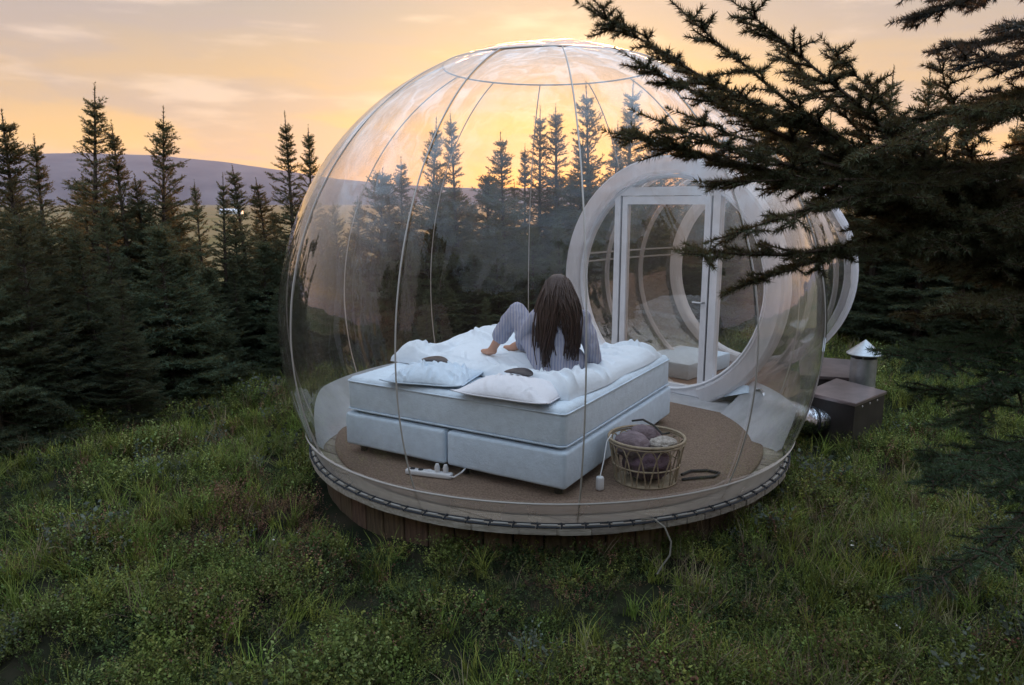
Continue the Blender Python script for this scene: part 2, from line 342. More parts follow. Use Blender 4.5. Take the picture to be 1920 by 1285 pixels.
# ------------------------------------------------------------------ foliage
def unit(v): return v/np.maximum(np.linalg.norm(v, axis=-1, keepdims=True), 1e-9)
class Foliage:
    """shoots (start, direction, length) turned into twigs and spiralled needles, vectorised"""
    def __init__(s, seed): s.r = np.random.default_rng(seed); s.V = []; s.F = []; s.mi = []; s.n = 0
    def add(s, V, F, mi): s.V.append(V); s.F.append(F+s.n); s.mi.append(np.full(len(F), mi)); s.n += len(V)
    def twigs(s, A, B, ra, rb, mi=1, flat_tip=True):
        D = unit(B-A); h = np.where(np.abs(D[:, 2:3]) < .9, [[0, 0, 1.]], [[1., 0, 0]]); U = unit(np.cross(D, h)); Wv = np.cross(D, U)
        ra = np.broadcast_to(ra, (len(A),))[:, None]; rb = np.broadcast_to(rb, (len(A),))[:, None]
        vs_ = []
        for c, r_ in ((A, ra), (B, rb)):
            for k in range(3):
                a = k*2*PI/3; vs_.append(c + (U*math.cos(a)+Wv*math.sin(a))*r_)
        V = np.stack(vs_, 1).reshape(-1, 3); o = (np.arange(len(A))*6)[:, None, None]
        F = np.array([[0, 1, 4], [0, 4, 3], [1, 2, 5], [1, 5, 4], [2, 0, 3], [2, 3, 5]])[None] + o
        s.add(V, F.reshape(-1, 3), mi)
    def needles(s, A, D, Ln, per_m, nl, nw, ang=55, mi=0, up=.15):
        cnt = np.maximum(2, (Ln*per_m).astype(int)); idx = np.repeat(np.arange(len(A)), cnt); n = len(idx)
        t = s.r.random(n); P = A[idx] + D[idx]*(Ln[idx]*t)[:, None]; d = D[idx]
        h = np.where(np.abs(d[:, 2:3]) < .9, [[0, 0, 1.]], [[1., 0, 0]]); U = unit(np.cross(d, h)); Wv = np.cross(d, U)
        ph = s.r.random(n)*2*PI; an = np.radians(ang*(1-.55*t**3) + s.r.normal(0, 8, n))
        nd = unit(d*np.cos(an)[:, None] + (U*np.cos(ph)[:, None]+Wv*np.sin(ph)[:, None])*np.sin(an)[:, None] + [0, 0, up])
        ll = nl*(.7+.5*s.r.random(n))*(1-.25*t**4)
        side = unit(np.cross(nd, s.r.normal(0, 1, (n, 3))))*(nw/2)
        V = np.stack([P-side, P+side, P+nd*ll[:, None]], 1).reshape(-1, 3)
        s.add(V, np.arange(n*3).reshape(-1, 3), mi)
    def mesh(s, name): return np_mesh(name, np.vstack(s.V), np.vstack(s.F), np.concatenate(s.mi))

def spruce_proto(seed, H, Rb, dens=1.0, sparse_top=.3):
    """crown and trunk meshes of a young spruce H metres tall"""
    f = Foliage(seed); r = f.r
    A, D, Ln = [], [], []; bA, bB, bR = [], [], []
    def shoot(a, d, l): A.append(a); D.append(d); Ln.append(l)
    z = H*.03; lean = np.array([r.normal(0, .02), r.normal(0, .02), 1.0])
    zs = []
    while z < H*.955:
        zs.append(z); u = z/H; z += (.14 if u < .6 else .14-.03*(u-.6)/.4)*(H/4)**.5*(.8+.4*r.random())
    for z in zs:
        u = z/H
        nb = int(r.integers(7, 10)) if u < .70 else int(r.integers(5, 8)); ph0 = r.random()*2*PI
        rl = Rb*(1-u)**.80*(.85+.30*(1-u)) + .05
        for k in range(nb):
            ph = ph0 + k*2*PI/nb + r.normal(0, .18); ln = rl*(.50+.62*r.random())
            if u > .6: ln *= r.uniform(.35, 1.25)
            el = (-.22 + 1.15*u**1.35) + r.normal(0, .13)            # low branches hang, high ones rise
            p = lean*z*np.array([1, 1, 1]) + np.array([0, 0, r.normal(0, .06)*(1-.6*u)])
            steps = max(3, int(ln/.07)); hd = np.array([math.cos(ph), math.sin(ph), 0]); seg = ln/steps; curve = .45*(1-u)/steps
            e = el
            for i in range(steps):
                d = hd*math.cos(e) + np.array([0, 0, math.sin(e)]); q = p + d*seg
                bA.append(p); bB.append(q); bR.append(.008*(1-i/steps)*(ln/.6+.3)+.0022)
                shoot(p, d, seg)
                t = (i+.5)/steps
                if t > .18 or u > .8:
                    rem = ln*(1-t); sl = min(.32, .075 + .55*rem)*(.65+.6*r.random())
                    sd = np.array([-hd[1], hd[0], 0])
                    for sgn in (-1, 1):
                        if r.random() > dens: continue
                        dd = d*.72 + sd*sgn*(.62+.25*r.random()) + np.array([0, 0, r.normal(-.05, .16)]); dd /= np.linalg.norm(dd)
                        a0 = p + d*seg*r.random(); shoot(a0, dd, sl)
                        if sl > .13:
                            nt_ = int(sl/.06)
                            for w in range(nt_):
                                s2 = 1 if w % 2 else -1; td = dd*.75 + np.cross(dd, [0, 0, 1])*s2*.6 + np.array([0, 0, r.normal(-.05, .2)]); td /= np.linalg.norm(td)
                                shoot(a0 + dd*sl*(.25+.65*w/nt_), td, sl*.38*(1-.5*w/nt_)+.02)
                p = q; e += curve*(1 if u < .8 else .3)
            shoot(p, d, .06)
    top = lean*H*.965; shoot(top, lean/np.linalg.norm(lean), H*.05); shoot(lean*H*.86, lean/np.linalg.norm(lean), H*.10)
    A = np.array(A); D = np.array(D); Ln = np.array(Ln)
    f.needles(A, D, Ln, 190, .036, .0100, 57)
    f.twigs(np.array(bA), np.array(bB), np.array(bR), np.array(bR)*.85)
    big = Ln > .1
    crown = f.mesh('crown')
    crown.materials.append(M['needles']); crown.materials.append(M['twig'])
    b = MB(); b.tube([tuple(lean*H*t) for t in np.linspace(-.02, 1, 9)], .012*H+.012, 7, taper=.08)
    bmesh.ops.recalc_face_normals(b.bm, faces=b.bm.faces); tm = bpy.data.meshes.new('trunk'); b.bm.to_mesh(tm); b.bm.free(); tm.materials.append(M['bark'])
    return crown, tm, H
protos = [spruce_proto(11, 4.0, .74), spruce_proto(12, 4.0, .58), spruce_proto(13, 4.0, .94, .85), spruce_proto(14, 3.0, .70), spruce_proto(15, 4.4, .72, .85), spruce_proto(16, 2.2, .64), spruce_proto(17, 3.4, .82, .75), spruce_proto(18, 4.2, .62, .75)]
rt = random.Random(5)
def spruce(px, py, y, label, group='spruces in the stand around the bubble', k=None, wide=1.12):
    top = at(px, py, y); g = float(ground_z(top.x, y)) - .04; h = max(.4, top.z - g)
    if k is None:
        k = rt.choice([0, 1, 2, 4, 6, 7]) if h > 2.9 else rt.choice([3, 5, 6, 0])
    cr, tm, H = protos[k]
    t = empty('spruce_tree', (top.x, y, g), rt.random()*2*PI); t.scale = (h/H*wide*rt.uniform(.85, 1.2),)*2 + (h/H,)
    t.rotation_euler[0] = rt.gauss(0, .028); t.rotation_euler[1] = rt.gauss(0, .028)
    link('trunk', tm, t); link('crown', cr, t)
    tag(t, label, 'spruce tree', group); return t
LEFT = 'spruces in the dark stand left of the bubble'; BEH = 'spruces seen through and above the bubble'; RT = 'spruces behind the near branches on the right'
for px, py, y, lab, k in [
    (118, 152, 8.4, 'tallest spruce on the left, its long thin leader rising far above the ridge', 4),
    (4, 216, 7.0, 'spruce cut off by the left edge of the photo, its tip above the ridge', 0),
    (60, 258, 8.3, 'narrow spruce just left of the tallest one, its tip at the ridge line', 1),
    (226, 236, 8.7, 'left one of the pair of tall spruces standing before the end of the ridge', 1),
    (262, 208, 9.0, 'right and taller one of the pair of spruces before the ridge', 2),
    (186, 330, 9.6, 'small spruce tip showing between the tallest tree and the tall pair', 1),
    (369, 342, 10.2, 'left one of two slim spruces standing before the yellow fields', 1),
    (401, 330, 9.6, 'right one of two slim spruces standing before the yellow fields', 4),
    (464, 312, 10.2, 'slim spruce between the yellow fields and the tall tree by the bubble', 1),
    (512, 338, 11, 'low spruce tip just left of the tall tree touching the bubble outline', 0),
    (543, 216, 9.9, 'tall spruce right beside the left outline of the bubble', 4),
    (574, 238, 10.8, 'thin spruce tip between the tall tree and the bubble film', 1)]:
    spruce(px, py, y, lab, LEFT, k)
for px, py, y in [(20, 385, 10.5), (75, 375, 11), (125, 400, 10.8), (175, 390, 11.2), (215, 400, 11), (255, 380, 11.4), (300, 372, 11.8), (480, 405, 11.6), (520, 395, 12), (560, 380, 12), (350, 450, 10.8), (425, 470, 10.6), (28, 400, 6.5), (165, 420, 7.3), (300, 420, 7.9), (335, 470, 8.2), (385, 500, 8.6), (440, 480, 9.2), (490, 450, 9.6), (535, 470, 9.6), (90, 440, 7.4), (205, 380, 8.0), (270, 330, 8.8), (325, 350, 9.2), (440, 400, 9.8),
                  (-60, 330, 6.2), (215, 520, 6.9), (590, 420, 10.3), (-20, 300, 8.4), (30, 330, 9.2), (150, 330, 9.8), (520, 540, 9.0)]:
    spruce(px, py, y, 'dark spruce packed into the dense stand left of the clear bubble', 'packed spruces left of the bubble', wide=1.08)
for px, py, y, lab, k in [
    (790, 228, 11.4, 'leftmost tall spruce seen through the bubble above the ridge line', 2),
    (862, 214, 11.6, 'slim pointed spruce seen through the bubble right of its second seam', 1),
    (950, 256, 12, 'bushy spruce seen in the bubble above the woman, left of the sun glow', 0),
    (1014, 206, 13, 'thin spruce top seen in the bubble just left of its front centre seam', 4),
    (1050, 200, 13, 'thin spruce top in the bubble touching its front centre seam', 1),
    (1121, 160, 12.4, 'broad tall spruce seen through the bubble above the white door arch', 2),
    (1174, 152, 13.2, 'slim tall spruce in the bubble between the door arch and the near branch', 4)]:
    spruce(px, py, y, lab, BEH, k)
for px, py, y in [(640, 380, 10.8), (700, 320, 11.6), (748, 300, 12.2), (825, 330, 12), (905, 325, 12.4), (985, 275, 13), (1085, 255, 12.6), (1150, 235, 12), (1205, 240, 12.6), (1245, 250, 12.8), (1290, 270, 12), (1340, 240, 13), (1395, 235, 12.5), (1450, 225, 13.2), (1510, 200, 13),
                  (620, 395, 12.6), (668, 372, 13.4), (720, 380, 13.8), (765, 362, 14), (815, 372, 14.2), (850, 355, 13.6), (880, 380, 14.4), (925, 350, 14.6), (965, 345, 15), (1030, 330, 14.8), (1070, 320, 15), (1110, 300, 14.6), (1160, 310, 14.8), (1215, 320, 14.6), (1265, 330, 15), (1320, 330, 14.8), (1380, 320, 15), (660, 470, 10), (720, 480, 10.2), (770, 450, 10.6), (830, 470, 10.4), (890, 450, 10.8), (940, 430, 11), (1000, 420, 11.2), (1060, 400, 11.2), (1110, 380, 11.4), (610, 520, 10), (1225, 370, 12), (1300, 400, 12.4), (1370, 370, 12.8), (1440, 380, 13), (690, 560, 9.4), (800, 560, 9.8), (910, 555, 10), (1010, 560, 10.4)]:
    spruce(px, py, y, 'spruce in the brown thicket seen through the bubble film', 'thicket spruces seen through the bubble')
for px, py, y, lab, k in [
    (1668, 132, 11.6, 'thin spruce top on the right, left of the upright near shoot', 4),
    (1772, 128, 11, 'spruce top on the right under the grey hanging branches', 2),
    (1858, 192, 10.6, 'spruce top near the right edge of the photo, lit yellow by the sky', 1),
    (1896, 222, 11.2, 'thin spruce tip closest to the right edge of the photo', 4)]:
    spruce(px, py, y, lab, RT, k)
for px, py, y in [(1565, 210, 13), (1615, 240, 12.6), (1700, 260, 12.2), (1740, 230, 12.8), (1820, 270, 12), (1925, 240, 11.4), (1960, 200, 10.6), (1660, 330, 13.4), (1770, 350, 12.4), (1850, 340, 12.6), (1600, 380, 13.6), (1900, 380, 12), (2000, 260, 11), (1720, 430, 12.6), (1820, 440, 12.2), (1920, 450, 11.8), (1640, 460, 13.2), (2060, 330, 10)]:
    spruce(px, py, y, 'dark spruce in the stand behind the near branches on the right', 'packed spruces on the right')
for px, py, y, lab in [(740, 640, 9.0, 'knee high spruce seedling seen through the bubble left of the bed'), (430, 655, 8.4, 'small pale spruce seedling at the foot of the left stand')]:
    spruce(px, py, y, lab, None, 5)
# the wood behind the viewer, which the film mirrors: one mass
def mirrored_wood():
    r = np.random.default_rng(9); Vs, Fs, Ms, off = [], [], [], 0
    data = []
    for k in (1, 5):
        me = protos[k][0]; n = len(me.vertices); co = np.empty(n*3, np.float32); me.vertices.foreach_get('co', co); co = co.reshape(-1, 3)
        p = len(me.polygons); fi = np.empty(p*3, np.int32); me.loops.foreach_get('vertex_index', fi); fi = fi.reshape(-1, 3)
        mi = np.empty(p, np.int32); me.polygons.foreach_get('material_index', mi); keep = np.nonzero(mi == 0)[0][::24]; data.append((co, fi[keep]))
    for i in range(64):
        az = -1.75 + 3.5*i/63 + r.normal(0, .05); d = r.uniform(5.5, 8.5)
        x, y = d*math.sin(az), -d*math.cos(az)*1.0 - 1
        co, fi = data[0]; used, inv = np.unique(fi, return_inverse=True); sc = r.uniform(1.5, 2.1)
        c = co[used].copy(); cen = c.reshape(-1, 3, 3).mean(1, keepdims=True); c = (cen + (c.reshape(-1, 3, 3)-cen)*6.0).reshape(-1, 3)
        a = r.random()*6.28; R = np.array([[math.cos(a), -math.sin(a), 0], [math.sin(a), math.cos(a), 0], [0, 0, 1]])
        Vs.append(c@R.T*sc + [x, y, float(ground_z(x, y))]); Fs.append(inv.reshape(-1, 3)+off); off += len(c)
    o = link('spruce_wood', np_mesh('spruce_wood', np.vstack(Vs), np.vstack(Fs)), None, M['needles'])
    tag(o, 'dark spruce wood facing the bubble, mirrored in its front film', 'wood', kind='stuff')
mirrored_wood()

# ------------------------------------------------------------------ timber deck
DZ, DR, CZ, SR = .25, 2.0, 1.25, 2.18     # deck height and radius, bubble centre height and radius
deck = empty('timber_deck', (BX, BY, 0)); tag(deck, 'round grey timber deck raised on the grass under the clear bubble', 'deck')
def circle_plank(v0, v1, R, z0, z1, ang):
    """a board between the lines v0 and v1, both ends cut to the circle"""
    b = MB(); pts = []
    for s_ in (1, -1):
        vv = np.linspace(v0, v1, 5) if s_ == 1 else np.linspace(v1, v0, 5)
        for v in vv: pts.append((s_*math.sqrt(max(.0004, R*R-v*v)), v))
    c, s2 = math.cos(ang), math.sin(ang); pts = [(x*c-y*s2, x*s2+y*c) for x, y in pts]
    top = [b.bm.verts.new((x, y, z1)) for x, y in pts]; bot = [b.bm.verts.new((x, y, z0)) for x, y in pts]
    b.bm.faces.new(top); b.bm.faces.new(bot[::-1]); n = len(pts)
    for i in range(n): b.bm.faces.new((bot[i], bot[(i+1) % n], top[(i+1) % n], top[i]))
    es = [e for e in b.bm.edges if all(abs(v.co.z-z1) < 1e-6 for v in e.verts)]
    bmesh.ops.bevel(b.bm, geom=es, offset=.004, segments=1, affect='EDGES'); return b
rd = random.Random(3); w = .125; nP = 32
for i in range(nP):
    v0 = -2.0 + i*4.0/nP; v1 = v0 + 4.0/nP
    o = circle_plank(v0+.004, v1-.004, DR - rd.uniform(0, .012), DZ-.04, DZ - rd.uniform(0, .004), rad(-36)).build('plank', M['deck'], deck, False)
nS = 60; me_s = None
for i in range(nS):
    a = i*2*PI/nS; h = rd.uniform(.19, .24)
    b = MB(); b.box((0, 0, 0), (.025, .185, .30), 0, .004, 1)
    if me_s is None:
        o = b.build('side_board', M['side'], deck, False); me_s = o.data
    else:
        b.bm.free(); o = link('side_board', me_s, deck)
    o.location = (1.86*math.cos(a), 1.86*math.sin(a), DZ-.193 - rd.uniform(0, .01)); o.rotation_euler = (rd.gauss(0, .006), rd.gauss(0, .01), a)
for a in (rad(200), rad(255), rad(305), rad(20), rad(90), rad(150)):
    b = MB(); b.box((1.55*math.cos(a), 1.55*math.sin(a), -.10), (.12, .12, .60), a); b.build('post', M['side'], deck, False)

# ------------------------------------------------------------------ bubble tent with its entrance tunnel
tent = empty('bubble_tent', (BX, BY, DZ)); tag(tent, 'transparent inflatable bubble tent with round door arch and tunnel on the deck', 'bubble tent')
def put(o): o.location = o.location; return o
C0 = Vector((0, 0, CZ-DZ))                                  # sphere centre in tent coordinates
TA = rad(44); ax = Vector((math.sin(TA), math.cos(TA), 0)); side = Vector((math.cos(TA), -math.sin(TA), 0)); UP = Vector((0, 0, 1))
TZ = 1.15                                                   # axis height of the tunnel above the deck
T0 = ax*1.76 + side*.05 + UP*TZ                              # centre of the inner arch
RR = 1.22
def sph(azim, el, R=SR): return C0 + Vector((math.sin(azim)*math.cos(el), -math.cos(azim)*math.cos(el), math.sin(el)))*R   # azim 0 faces the viewer
EL0 = math.asin(-(CZ-DZ)/SR)
b = MB(); nu, nv = 220, 110
rows = []
for j in range(nv+1):
    el = EL0 + (PI/2-.0005-EL0)*j/nv
    row = []
    for i in range(nu):
        a = 2*PI*i/nu; k = (math.degrees(a)-3) % 30; k = min(k, 30-k)
        pin = .010*math.exp(-(k/2.2)**2)*max(0, math.cos(el))**.5         # the film is drawn in along each weld
        row.append(sph(a, el, SR - pin + .012*noise.noise((math.cos(a)*1.5, math.sin(a)*1.5, el*1.7)) + .003*noise.noise((math.cos(a)*14, math.sin(a)*14, el*2.5))*math.exp(-(k/6)**2)))
    rows.append(row)
b.grid(rows, close_v=True)
dele = []
for f in b.bm.faces:
    c = f.calc_center_median() - T0
    if c.dot(ax) > -.6 and (c - ax*c.dot(ax)).length < RR - .02: dele.append(f)
bmesh.ops.delete(b.bm, geom=dele, context='FACES')
b.build('canopy', M['film'], tent, True, False)
CAPEL = rad(67)
for k in range(12):
    a = rad(3 + 30*k); pts = []
    for j in range(60):
        el = EL0 + (CAPEL-EL0)*j/59; p = sph(a, el, SR-.004); q = p - T0
        if q.dot(ax) > -.6 and (q - ax*q.dot(ax)).length < RR + .02:
            if len(pts) > 3: MB().tube(pts, .0055, 5).build('seam', M['seam'], tent)
            pts = []; continue
        pts.append(p)
    if len(pts) > 3: MB().tube(pts, .0055, 5).build('seam', M['seam'], tent)
MB().tube([sph(2*PI*i/96, CAPEL, SR-.003) for i in range(96)], .007, 5, True).build('cap_seam', M['seam'], tent)
# skirts at the foot of the film
rb = math.sqrt(SR*SR - (CZ-DZ)**2)
def skirt(name, prof, a0, a1, mat, n=80):
    rows = []
    for i in range(n+1):
        a = a0 + (a1-a0)*i/n; e = min(1, 6*i/n, 6*(n-i)/n); e = e*e*(3-2*e) if name == 'back_skirt' else 1
        rows.append([Vector((math.sin(a)*r, -math.cos(a)*r, z)) for r, z in prof(e)])
    b = MB(); b.grid(rows); return b.build(name, mat, tent)
def backprof(e):
    h = .03 + .27*e
    out = []
    for q in np.linspace(0, 1, 6):
        z = h*(1-q)**1.6 + .006; rs = math.sqrt(SR*SR-(z-(CZ-DZ))**2) - .02
        out.append((rs*(1-q) + (rb-.05-.20*e)*q if q else rs, z))
    return out
skirt('back_skirt', backprof, rad(-74), rad(-66) - rad(168), M['white_film'])
skirt('back_skirt', backprof, rad(72), rad(112), M['white_film'])
skirt('back_skirt', backprof, rad(150), rad(128), M['white_film'], 40) if False else None
skirt('front_skirt', lambda e: [(math.sqrt(SR*SR-(z-(CZ-DZ))**2)+.004, z) for z in (.004, .06, .12, .17)], rad(-72), rad(68), M['front_band'])
b = MB(); b.tube([Vector((math.sin(a)*r_, -math.cos(a)*r_, .172)) for a in np.linspace(rad(-72), rad(68), 70) for r_ in [math.sqrt(SR*SR-(.172-(CZ-DZ))**2)+.004]], .006, 5); b.build('skirt_hem', M['seam'], tent)
# lacing that ties the film to the deck
b = MB(); n = 84
for i in range(n):
    a0, a1 = 2*PI*i/n, 2*PI*(i+1)/n; am = (a0+a1)/2
    if abs((math.degrees(am) - 134 + 180) % 360 - 180) < 30: continue
    P = lambda a, r_, z: Vector((math.sin(a)*r_, -math.cos(a)*r_, z))
    b.tube([P(a0, rb+.012, .014), P(a1, rb+.012, .014)], .007, 4)
    b.tube([P(a0+.06*(a1-a0), rb+.055, .010), P(a1-.06*(a1-a0), rb+.055, .010)], .0075, 4)
    b.tube([P(a0, rb+.005, .02), P(a0+.03*(a1-a0), rb+.035, .016), P(a0, rb+.062, .006)], .007, 4)
b.build('lacing_cord', M['cord'], tent)
b = MB()
for i in range(n):
    a0, a1 = 2*PI*(i+.16)/n, 2*PI*(i+rd.uniform(.6, .9))/n
    if abs((math.degrees(a0) - 134 + 180) % 360 - 180) < 30: continue
    b.tube([Vector((math.sin(a)*(rb+.034), -math.cos(a)*(rb+.034), .016)) for a in (a0, (a0+a1)/2, a1)], .006, 4)
b.build('rope_ring', M['rope'], tent)

def arc_pts(c, R, zmin, n=64):
    """the part of an upright circle round the tunnel axis above zmin"""
    s0 = math.asin(max(-1, min(1, (zmin - c.z)/R))); out = []
    for i in range(n+1):
        a = s0 + (PI - 2*s0)*i/n; out.append((math.cos(a), math.sin(a)))
    return out
def arch(name, d, r_in, r_out, depth, mat, zmin=.0, round_=True):
    c = T0 + ax*d; P = []
    for ca, sa in arc_pts(c, r_out, zmin):
        e = side*ca + UP*sa; row = []
        prof = [(r_in, -depth/2+.02), (r_in+.02, -depth/2), (r_out-.02, -depth/2), (r_out, -depth/2+.02), (r_out, depth/2-.02), (r_out-.02, depth/2), (r_in+.02, depth/2), (r_in, depth/2-.02)]
        for r_, q in prof:
            p = c + e*r_ + ax*q; p.z = max(p.z, zmin); row.append(p)
        P.append(row)
    b = MB(); b.grid(P, close_v=True); return b.build(name, mat, tent)
TL = 1.95
def tr(d):                                                   # tunnel radius along its length: the film swells between the hoops
    return 1.20 - .035*d + .07*math.sin(PI*min(1, max(0, d/TL)))
arch('door_arch', .0, 1.085, 1.255, .20, M['ring_film'])
arch('door_arch_rib', .0, 1.045, 1.08, .12, M['white_frame'])
arch('outer_arch', TL, 1.04, 1.16, .14, M['ring_film'])
arch('hoop', .62, tr(.62)-.05, tr(.62)-.005, .07, M['hoop_film'])
arch('hoop', 1.28, tr(1.28)-.05, tr(1.28)-.005, .07, M['hoop_film'])
b = MB(); P = []
for i in range(41):
    d = TL*i/40; c = T0 + ax*d; R = tr(d); row = []
    for j, (ca, sa) in enumerate(arc_pts(c, R, 0.0, 90)):
        wr = .006*noise.noise((ca*5, sa*5, d*4)) + .010*abs(math.sin(d*3*PI/TL))*noise.noise((ca*9, sa*9, d*2))
        row.append(c + (side*ca+UP*sa)*(R+wr))
    P.append(row)
b.grid(P); b.build('tunnel_canopy', M['film_tunnel'], tent, True, False)
for hh in (.235, .145):
    pts = []
    for i in range(20):
        d = .1 + (TL-.15)*i/19; R = tr(d)-.012; a = PI - math.asin(hh/R); pts.append(T0 + ax*d + side*R*math.cos(a) + UP*R*math.sin(a))
    MB().tube(pts, .010, 5).build('tunnel_seam', M['rope'], tent)
# tunnel floor of boards
fl = 1.02
for i in range(9):
    b = MB(); x0 = -fl + i*2*fl/9
    Mx = Matrix.Translation(T0 + ax*(TL/2-.02) + side*(x0+fl/9) + UP*(-TZ-.008)) @ Matrix((( ax.x, side.x, 0, 0), (ax.y, side.y, 0, 0), (0, 0, 1, 0), (0, 0, 0, 1)))
    b.box((0, 0, 0), (TL+.1, 2*fl/9-.006, .03), M=Mx); b.build('floorboard', M['tunnel_floor'], tent, False)
for sgn in (-1, 1):
    b = MB(); Mx = Matrix.Translation(T0 + ax*(TL/2) + side*sgn*.99 + UP*(-TZ-.13)) @ Matrix(((ax.x, side.x, 0, 0), (ax.y, side.y, 0, 0), (0, 0, 1, 0), (0, 0, 0, 1)))
    b.box((0, 0, 0), (TL, .05, .20), M=Mx); b.build('floor_beam', M['side'], tent, False)
def frame_bar(name, s0, s1, z0, z1, mat, depth=.09, dq=0, d=0.0, parent=None):
    b = MB(); Mx = Matrix.Translation(T0 + ax*(d+dq) + side*(s0+s1)/2 + UP*(-TZ + (z0+z1)/2)) @ Matrix(((ax.x, side.x, 0, 0), (ax.y, side.y, 0, 0), (0, 0, 1, 0), (0, 0, 0, 1)))
    b.box((0, 0, 0), (1, 1, 1), M=Mx @ Matrix.Diagonal((depth, s1-s0, z1-z0, 1)))
    o = b.build(name, mat, parent or tent, False)
    if parent is not None: o.matrix_parent_inverse = Matrix.Identity(4)
    return o
DW0, DW1, DH = -.56, .50, 2.02
frame_bar('door_post', DW0-.07, DW0, .0, DH, M['white_frame']); frame_bar('door_post', DW1, DW1+.075, .0, DH, M['white_frame'])
frame_bar('lintel', DW0-.07, DW1+.075, DH+.001, DH+.085, M['white_frame'], .095); frame_bar('door_sill', DW0, DW1, .002, .05, M['white_frame'], .12)
frame_bar('door_gasket', DW0+.001, DW0+.021, .052, DH-.003, M['gasket'], .05); frame_bar('door_gasket', DW1-.021, DW1-.001, .052, DH-.003, M['gasket'], .05)  # dark strips put in for the shaded gap between frame and leaf
door = frame_bar('door', DW0+.022, DW0+.085, .056, DH-.006, M['white_frame'], .06, -.012)
for a_ in ((DW1-.085, DW1-.022, .056, DH-.006), (DW0+.0855, DW1-.0855, DH-.085, DH-.006), (DW0+.0855, DW1-.0855, .056, .15)): frame_bar('door_rail', *a_, M['white_frame'], .06, -.012, parent=door)
frame_bar('door_pane', DW0+.086, DW1-.086, .151, DH-.086, M['pane'], .012, -.012, parent=door)
hb = MB(); hb.tube([T0+side*(DW1-.05)+ax*-.045+UP*(1.0-TZ), T0+side*(DW1-.05)+ax*-.085+UP*(1.0-TZ), T0+side*(DW1-.15)+ax*-.085+UP*(1.0-TZ)], .011, 6); hb.build('handle', M['galv'], door)
# clear film filling the arch round the door
b = MB()
for ca, sa in [(0, 0)]:
    ring = arc_pts(T0, 1.075, .0, 60)
    def proj_in(ca, sa):
        x, z = ca*1.075, sa*1.075 + TZ; return x, z
    outer = [proj_in(*q) for q in ring]
    rows = []
    for x, z in outer:
        xi = max(DW0-.072, min(DW1+.077, x)); zi = max(0.002, min(DH+.086, z))
        if z < DH+.086 and abs(x) > .3: xi = DW0-.072 if x < 0 else DW1+.077
        elif z >= DH+.086 or abs(x) <= .3: zi = DH+.087
        rows.append([T0+side*x+UP*(z-TZ), T0+side*xi+UP*(zi-TZ)])
    b.grid(rows)
b.build('arch_film', M['pane'], tent, True, False)
# white step at the foot of the arch
b = MB(); rows = []
for i in range(41):
    s_ = -1.02 + 2.04*i/40
    rows.append([T0+side*s_+ax*.08+UP*(-TZ+.05), T0+side*s_+ax*-.10+UP*(-TZ+.05), T0+side*s_*1.03+ax*(-.20)+UP*(-TZ+.03), T0+side*s_*1.05+ax*(-.30-.10*(1-(s_/1.05)**2)*0)+UP*(-TZ+.009)])
b.grid(rows); b.build('threshold_film', M['white_film'], tent)
# ------------------------------------------------------------------ carpet
b = MB(); b.lathe([(0.001, .018), (1.0, .018), (1.78, .018), (1.795, .012), (1.795, .004)], (0, 0, 0), 96); o = b.build('carpet', M['carpet']); o.location = (BX, BY, DZ)
tag(o, 'round brown coir carpet covering the floor of the bubble', 'carpet')
FZ = DZ + .019

# ------------------------------------------------------------------ bed
bu = Vector((-.86, .51, 0)).normalized(); bv = Vector((.51, .86, 0)).normalized(); BN = Vector((.35, 4.60, 0)); BU, BV, MT = 1.93, 2.10, .88
Rb = Matrix(((bu.x, bv.x, 0, 0), (bu.y, bv.y, 0, 0), (0, 0, 1, 0), (0, 0, 0, 1)))
def bp(s, t, z): return BN + bu*s + bv*t + UP*z
bed = empty('bed', tuple(bp(BU/2, BV/2, FZ))); tag(bed, 'wide bed with pale blue mattress on two white box bases', 'bed')
def bed_box(name, s0, s1, t0, t1, z0, z1, mat, bev, seg=4, bulge=0):
    b = MB(); b.box((0, 0, 0), (s1-s0, t1-t0, z1-z0), 0, bev, seg)
    bmesh.ops.subdivide_edges(b.bm, edges=[e for e in b.bm.edges if e.calc_length() > .3], cuts=14, use_grid_fill=True)
    for v in b.bm.verts:
        p = v.co
        if bulge:
            q = Vector(p)*3; k = bulge*noise.noise(q*1.3) + bulge*.4*noise.noise(q*4)
            if p.z > -.02: p.z += k
            p.x *= 1 + .004*noise.noise(q*2+Vector((3, 0, 0))); p.y *= 1 + .004*noise.noise(q*2+Vector((0, 7, 0)))
    for v in b.bm.verts:
        q = Rb @ v.co; v.co = q + bp((s0+s1)/2, (t0+t1)/2, (z0+z1)/2) - bed.location
    return b.build(name, mat, bed, True, False)
def piping(name, s0, s1, t0, t1, z, mat, r=.006, c=.05):
    pts = []
    for cs, ct, a0 in ((s1-c, t1-c, 0), (s0+c, t1-c, 90), (s0+c, t0+c, 180), (s1-c, t0+c, 270)):
        for k in range(5):
            a = rad(a0 + 22.5*k); pts.append(bp(cs+c*math.cos(a), ct+c*math.sin(a), z) - bed.location)
    return MB().tube(pts, r, 5, True).build(name, mat, bed)
mat_o = bed_box('mattress', .015, BU-.015, .015, BV-.015, .60, MT, M['mattress'], .05, 5, .012)
for s0, s1 in ((0, BU/2-.008), (BU/2+.008, BU)):
    bed_box('box_base', s0, s1, 0, BV, .335, .592, M['bedbox'], .025, 4, .004)
    for s_, t_ in ((s0+.1, .1), (s1-.1, .1), (s0+.1, BV-.1), (s1-.1, BV-.1)):
        b = MB(); c = bp(s_, t_, FZ) - bed.location; b.lathe([(.028, 0), (.034, .08), (.001, .08)], c, 14); b.build('leg', M['box_metal'], bed)
o = piping('piping', .012, BU-.012, .012, BV-.012, .625, M['bedbox']); 
